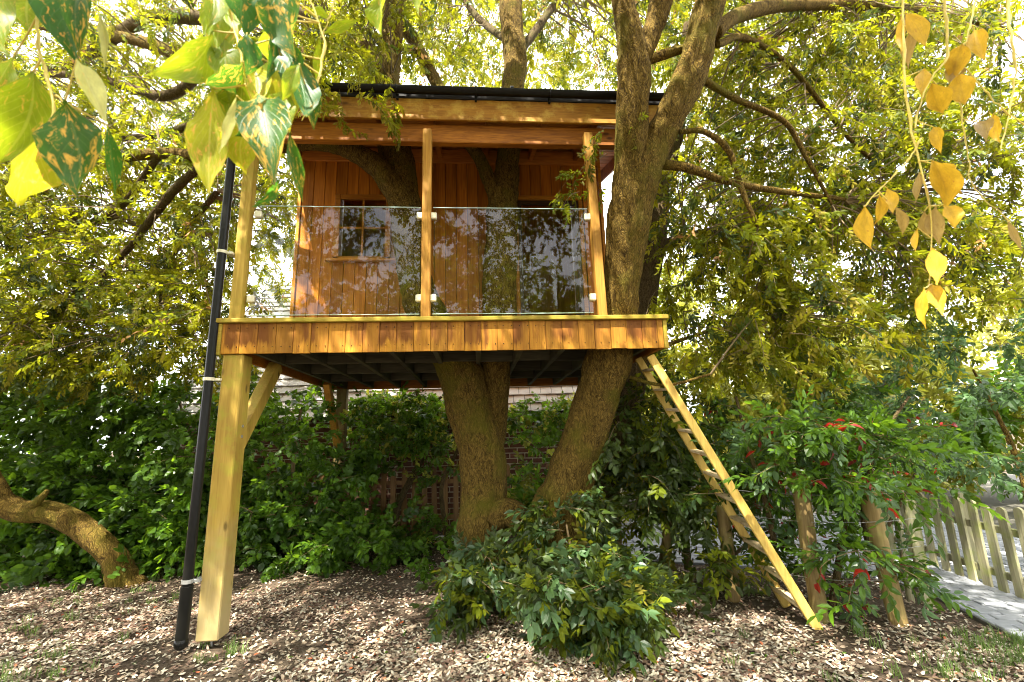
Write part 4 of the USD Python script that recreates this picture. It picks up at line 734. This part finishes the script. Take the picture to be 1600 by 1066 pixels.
# ------------------------------------------------------------------ fallen leaves and grass
def litter():
    g = np.random.default_rng(91); n = 200000
    X = np.c_[g.uniform(-7.5, 3.6, n), 1.7 + 6.0 * g.beta(1.25, 2.0, n), np.full(n, GZ)]
    d = meshkit.fbm(np.c_[X[:, :2] * .9, X[:, 2] * 0], 4, 12); keep = (g.uniform(size=n) < np.clip((d - .34) * 4.0, .22, 1)) & ~((X[:, 0] > 3.02 + (X[:, 1] - 2.2) * .205 - .02) & (X[:, 1] < 4.9)) & ~((X[:, 0] > 1.0) & (X[:, 1] > 5.7 - .38 * (X[:, 0] - 1.1)))
    X = X[keep]; near = np.clip(1.4 - np.hypot(X[:, 0], X[:, 1] - 4) / 12, 0, 1)
    X[:, 2] = (meshkit.fbm(np.c_[X[:, :2] * .9, X[:, 2] * 0], 4, 3) - .5) * .06 * near + GZ + g.uniform(.004, .022, len(X))
    yaw = g.uniform(0, 2 * np.pi, len(X)); R = Rot.from_euler('zyx', np.c_[yaw, g.normal(0, .17, len(X)), g.normal(0, .22, len(X)) + np.pi * (g.uniform(size=len(X)) < .5)])
    protos = []
    for k, m in enumerate([F_PALE, F_PALE, F_PALE, F_TAN, F_TAN, F_BROWN, F_BROWN, F_ORANGE, L_HEDGE]): protos.append((small_leaf(.035, .0155, g.uniform(.05, .4), g.uniform(.0, .45), g.normal(0, .002)), m))
    # pale dry leaves lie everywhere; darker ones gather under the shrubs
    wts = np.array([.11, .11, .10, .20, .18, .13, .13, .010, .010]); idx = g.choice(9, len(X), p=wts / wts.sum())
    dark = (X[:, 1] > 3.9) & (g.uniform(size=len(X)) < .5); idx[dark] = g.choice([3, 5, 6], dark.sum())
    scatter('fallen_leaves', None, protos, X, R, g.uniform(.7, 1.25, len(X)), idx, label='pale and brown fallen leaves covering the soil', cat='leaf litter')
    tw = MB()
    for k in range(60):
        c = np.array([g.uniform(-5, 3), g.uniform(2.2, 5.6), GZ + .02]); a = g.uniform(0, 6.28); L = g.uniform(.08, .32); d = np.array([math.cos(a), math.sin(a), 0])
        P = np.array([c + d * L * u + np.array([-d[1], d[0], 0]) * g.normal(0, .012) + [0, 0, g.uniform(-.004, .008)] for u in np.linspace(0, 1, 5)]); tw.add(*tube(P, np.linspace(.0035, .0015, 5), 5))
    tag(obj('fallen_twigs', tw.out(), TWIG), 'thin dry twigs lying among the fallen leaves', 'twigs', kind='stuff')
    ms = []
    for s in range(3):
        mb = MB()
        for k in range(14):
            a, L = g.uniform(0, 6.28), g.uniform(.03, .075); b = np.r_[g.normal(0, .018, 2), 0]; o = np.array([math.cos(a), math.sin(a), 0]) * L * g.uniform(.2, .8); w = np.array([-math.sin(a), math.cos(a), 0]) * .0022
            mb.add([b - w, b + w, b + o * .4 + [0, 0, L * .7] + w * .7, b + o * .4 + [0, 0, L * .7] - w * .7, b + o + [0, 0, L * .85]], [(0, 1, 2), (0, 2, 3), (3, 2, 4)])
        ms.append((mb.out(), GRASS))
    pts = []
    for (px, py, r, m) in [(1545, 1020, .14, 30), (1500, 1050, .16, 18), (1590, 1010, .12, 26), (40, 985, .2, 16), (160, 940, .25, 10), (100, 1040, .2, 6), (235, 945, .2, 5), (340, 1030, .1, 10), (20, 1050, .15, 18), (1250, 1040, .3, 6), (1340, 990, .15, 5), (240, 900, .25, 16)]:
        c = gr(px, py); pts += [c + np.r_[g.normal(0, r, 2), 0] for _ in range(m)]
    pts = np.array(pts); near = np.clip(1.4 - np.hypot(pts[:, 0], pts[:, 1] - 4) / 12, 0, 1); pts[:, 2] = (meshkit.fbm(np.c_[pts[:, :2] * .9, pts[:, 2] * 0], 4, 3) - .5) * .06 * near + GZ
    scatter('grass', None, ms, pts, Rot.from_euler('z', g.uniform(0, 6.28, len(pts))), g.uniform(.7, 1.5, len(pts)), g.integers(0, 3, len(pts)), label='sparse tufts of short green grass in the soil', cat='grass')
litter()

# ------------------------------------------------------------------ leafy twigs hanging close to the camera
def blade(base, tip, width, lift, roll, curl, seed, nu=7, nv=12):
    """a broad leaf from base to tip (points in space): pointed oval, folded along the midrib, wavy rim"""
    g = np.random.default_rng(seed); d = tip - base; L = np.linalg.norm(d); t = d / L
    tocam = _C - (base + tip) / 2; tocam /= np.linalg.norm(tocam); s = np.cross(t, tocam); s /= np.linalg.norm(s); n = np.cross(s, t)
    s, n = s * math.cos(roll) + n * math.sin(roll), n * math.cos(roll) - s * math.sin(roll)
    u = np.linspace(-1, 1, nu); v = np.linspace(0, 1, nv); U, V = np.meshgrid(u, v)
    prof = np.sin(np.pi * np.clip(V, 0, 1) ** g.uniform(.86, .98)) ** g.uniform(1.2, 1.55); prof /= prof.max()
    w = .5 * width * prof; wave = .07 * width * np.sin(V * 15 + seed) * np.abs(U) ** 2 + .03 * width * np.sin(V * 29 + 2 * seed) * U ** 2
    z = lift * width * np.abs(U) ** 1.3 * prof + curl * L * (V ** 2 - V) + wave
    tw = g.normal(0, .55) * (V - .3); bend = .06 * L * g.normal() * np.sin(np.pi * V)
    us = U * w * math.cos(.3 * lift); P = base + (V * L)[..., None] * t + (us * np.cos(tw) - z * np.sin(tw) + bend)[..., None] * s + (z * np.cos(tw) + us * np.sin(tw))[..., None] * n
    i, j = np.meshgrid(np.arange(nv - 1), np.arange(nu - 1), indexing='ij'); q = np.stack([i * nu + j, i * nu + j + 1, (i + 1) * nu + j + 1, (i + 1) * nu + j], -1).reshape(-1, 4)
    return (P.reshape(-1, 3), q), np.c_[(U.ravel() + 1) / 2, V.ravel()]
BL = {'l': blade_mat('near_leaf_light', (0.15, 0.22, 0.008), (0.38, 0.46, 0.014), (0.60, 0.38, 0.05), 0.02, (0.42, 0.42, 0.10)),
      'y': blade_mat('near_leaf_yellowing', (0.27, 0.29, 0.010), (0.52, 0.50, 0.02), (0.62, 0.36, 0.06), 0.05, (0.55, 0.48, 0.12)),
      'd': blade_mat('near_leaf_dark', (0.022, 0.085, 0.010), (0.08, 0.22, 0.015), (0.58, 0.33, 0.05), 0.02, (0.10, 0.19, 0.06)),
      'b': blade_mat('near_leaf_blotched', (0.03, 0.090, 0.010), (0.09, 0.22, 0.015), (0.60, 0.36, 0.05), 0.07, (0.14, 0.20, 0.05)),
      'p': blade_mat('near_leaf_pale', (0.50, 0.50, 0.16), (0.66, 0.62, 0.18), (0.62, 0.45, 0.12), 0.0, (0.6, 0.58, 0.25)),
      'o': blade_mat('near_leaf_golden', (0.55, 0.34, 0.025), (0.62, 0.38, 0.025), (0.40, 0.20, 0.03), -0.02, (0.46, 0.28, 0.03)),
      'n': blade_mat('near_leaf_dull', (0.36, 0.25, 0.07), (0.42, 0.28, 0.07), (0.30, 0.18, 0.05), 0.02, (0.4, 0.3, 0.1))}
def near_twig(label, stems, leaves, seed, name='hanging_twig', group='leafy twigs hanging close to the camera'):
    t = thing(name, label, 'twig', group=group); g = np.random.default_rng(seed); pts = []
    for rows in stems:
        S = spline(pxlog(rows), 24); pts.append(S[:, :3]); kn = 1 + .55 * np.exp(-((np.arange(24) % 5 - 2) / .7) ** 2); obj('stem', tube(S[:, :3] + g.normal(0, .0012, (24, 3)), np.maximum(S[:, 3] * .62, .0006) * kn, 8), TWIG_Y, t, smooth=True)
    pts = np.vstack(pts); tr = cKDTree(pts)
    for i, (bx, by, tx, ty, w, Y, c) in enumerate(leaves):
        b, e = at(bx, by, Y + g.normal(0, .012)), at(tx, ty, Y + g.normal(0, .03)); W = w * depth_px(b) * 1.0
        m, uv = blade(b, e, W, g.uniform(.06, .42), g.normal(0, .35), g.uniform(-.34, .30), seed * 50 + i); obj('leaf', m, BL[c], t, smooth=True, uv=uv)
        dist, k = tr.query(b)
        if 0.002 < dist < .14:
            u = np.linspace(0, 1, 7)[:, None]; q = pts[k]; mid = (q + b) / 2 + [0, 0, -.08 * dist]; obj('leaf_stalk', tube((1 - u) ** 2 * q + 2 * u * (1 - u) * mid + u ** 2 * b, np.linspace(.0016, .0011, 7), 6), TWIG_Y, t, smooth=True)
near_twig('twig of broad lime and dark blotched leaves hanging in the top left corner', [[(52, -60, .60, 6), (60, 57, .60, 6.5), (70, 110, .60, 6.5), (85, 156, .60, 6), (80, 186, .60, 4.5)], [(85, 150, .60, 4), (112, 165, .60, 3), (165, 195, .61, 2)]],
          [(8, -60, 14, 92, 66, .57, 'l'), (52, -20, 46, 54, 70, .62, 'l'), (105, -45, 120, 100, 78, .60, 'd'), (128, -20, 124, 90, 34, .59, 'b'), (152, 18, 162, 108, 16, .60, 'p'), (120, 92, 168, 196, 34, .58, 'p'), (52, 112, -4, 258, 88, .61, 'l'), (78, 186, 24, 322, 76, .58, 'y'), (100, 158, 120, 312, 82, .57, 'b'), (168, 196, 180, 306, 24, .60, 'd'), (20, 90, -30, 190, 40, .66, 'l')], 3)
near_twig('thick cluster of big yellow green and dark spotted leaves hanging left of the cabin', [[(348, -60, .62, 6), (360, 20, .62, 6), (376, 75, .62, 6), (386, 130, .62, 5.5), (398, 180, .62, 5), (404, 205, .62, 3)], [(470, -40, .66, 4), (500, 40, .66, 4), (505, 80, .66, 6), (490, 150, .66, 4), (470, 190, .66, 2)]],
          [(334, 48, 228, 118, 54, .61, 'l'), (316, -40, 320, 50, 44, .60, 'l'), (366, -10, 338, 100, 52, .64, 'l'), (392, -30, 386, 62, 62, .60, 'd'), (428, -30, 462, 96, 72, .60, 'b'), (432, 10, 416, 130, 24, .59, 'd'), (386, 52, 384, 122, 38, .59, 'd'), (380, 96, 314, 132, 50, .60, 'b'), (380, 118, 348, 252, 84, .63, 'l'), (334, 138, 326, 306, 60, .60, 'y'), (402, 186, 384, 276, 56, .61, 'y'), (404, 146, 428, 290, 74, .59, 'b'), (458, 84, 478, 184, 46, .60, 'd'), (452, 206, 472, 316, 24, .60, 'b'), (414, 190, 366, 213, 26, .58, 'd'), (436, 276, 392, 324, 17, .62, 'd'), (442, 76, 452, 208, 52, .64, 'y'), (352, 60, 360, 160, 50, .66, 'l'), (330, 90, 360, 200, 46, .66, 'l'), (468, 100, 440, 160, 26, .58, 'l'), (370, 150, 342, 240, 18, .58, 'p'), (428, 60, 446, 156, 44, .62, 'd'), (452, 140, 436, 222, 40, .64, 'l'), (418, 96, 408, 190, 46, .65, 'l'), (482, 120, 490, 204, 26, .63, 'b'), (395, 100, 400, 170, 40, .66, 'y'), (446, 30, 430, 110, 44, .65, 'l')], 5)
near_twig('small bright green twig hanging at the top edge above the gutter', [[(535, -50, .72, 3), (520, 10, .72, 2.5), (506, 52, .72, 2)], [(580, -40, .72, 2.5), (592, 0, .72, 2)]],
          [(506, 52, 562, 30, 16, .72, 'l'), (512, 30, 496, 8, 20, .72, 'l'), (592, -10, 596, 56, 36, .70, 'l'), (648, -30, 654, 24, 14, .74, 'l'), (532, 4, 556, -20, 12, .72, 'l'), (500, 60, 494, 130, 16, .72, 'l')], 6)
near_twig('long hanging twig of golden yellow leaves at right', [[(1408, -60, .95, 5), (1412, 60, .95, 5), (1413, 140, .95, 5), (1425, 205, .95, 4.5), (1440, 265, .95, 4), (1452, 330, .95, 3), (1456, 395, .95, 2.5), (1452, 445, .95, 2)], [(1440, 215, .95, 4), (1420, 248, .95, 3.5), (1390, 280, .95, 3), (1350, 322, .95, 2.5)], [(1474, -60, .98, 6), (1480, 50, .98, 5.5), (1481, 88, .98, 5), (1455, 122, .97, 3.5), (1440, 160, .96, 3), (1430, 200, .95, 3)]],
          [(1407, 24, 1409, 82, 16, .95, 'o'), (1414, 20, 1446, 74, 26, .94, 'o'), (1426, 44, 1420, 108, 20, .96, 'n'), (1444, 108, 1440, 152, 20, .95, 'o'), (1456, 130, 1474, 178, 34, .94, 'o'), (1464, 132, 1480, 172, 24, .96, 'o'), (1458, 198, 1470, 240, 19, .95, 'o'), (1456, 250, 1478, 330, 38, .94, 'o'), (1468, 256, 1504, 302, 32, .95, 'o'), (1352, 322, 1362, 390, 27, .94, 'o'), (1374, 304, 1366, 352, 17, .94, 'o'), (1386, 294, 1396, 334, 22, .95, 'o'), (1398, 322, 1410, 368, 15, .95, 'n'), (1474, 320, 1492, 358, 28, .95, 'o'), (1444, 330, 1450, 372, 20, .95, 'n'), (1434, 356, 1431, 394, 10, .95, 'o'), (1456, 388, 1464, 446, 25, .94, 'o'), (1456, 444, 1474, 494, 26, .94, 'o'), (1444, 450, 1446, 514, 20, .94, 'o'), (1462, 320, 1468, 384, 24, .97, 'n'), (1436, 270, 1430, 318, 14, .96, 'n')], 8)
near_twig('drooping twig with a few golden leaves nearest the right edge', [[(1530, -60, 1.0, 4), (1522, 10, 1.0, 4), (1512, 55, 1.0, 3.5), (1504, 74, 1.0, 3)], [(1573, -60, 1.02, 6), (1578, 40, 1.02, 6), (1586, 110, 1.02, 4), (1575, 190, 1.02, 3), (1562, 232, 1.02, 2)], [(1480, 90, 1.0, 4), (1516, 115, 1.0, 3.5), (1560, 165, 1.0, 3), (1610, 200, 1.0, 3)], [(1500, 160, 1.0, 3), (1512, 240, 1.0, 2.5), (1520, 290, 1.0, 2.5), (1560, 330, 1.0, 2), (1576, 348, 1.0, 2)]],
          [(1522, 46, 1538, 94, 25, 1.0, 'o'), (1504, 68, 1486, 128, 32, .99, 'o'), (1498, 116, 1508, 165, 34, .98, 'o'), (1494, 95, 1482, 132, 26, 1.01, 'n'), (1552, 178, 1562, 224, 22, 1.0, 'o'), (1526, 190, 1540, 222, 22, 1.02, 'n'), (1574, 344, 1598, 394, 11, 1.0, 'n')], 9)
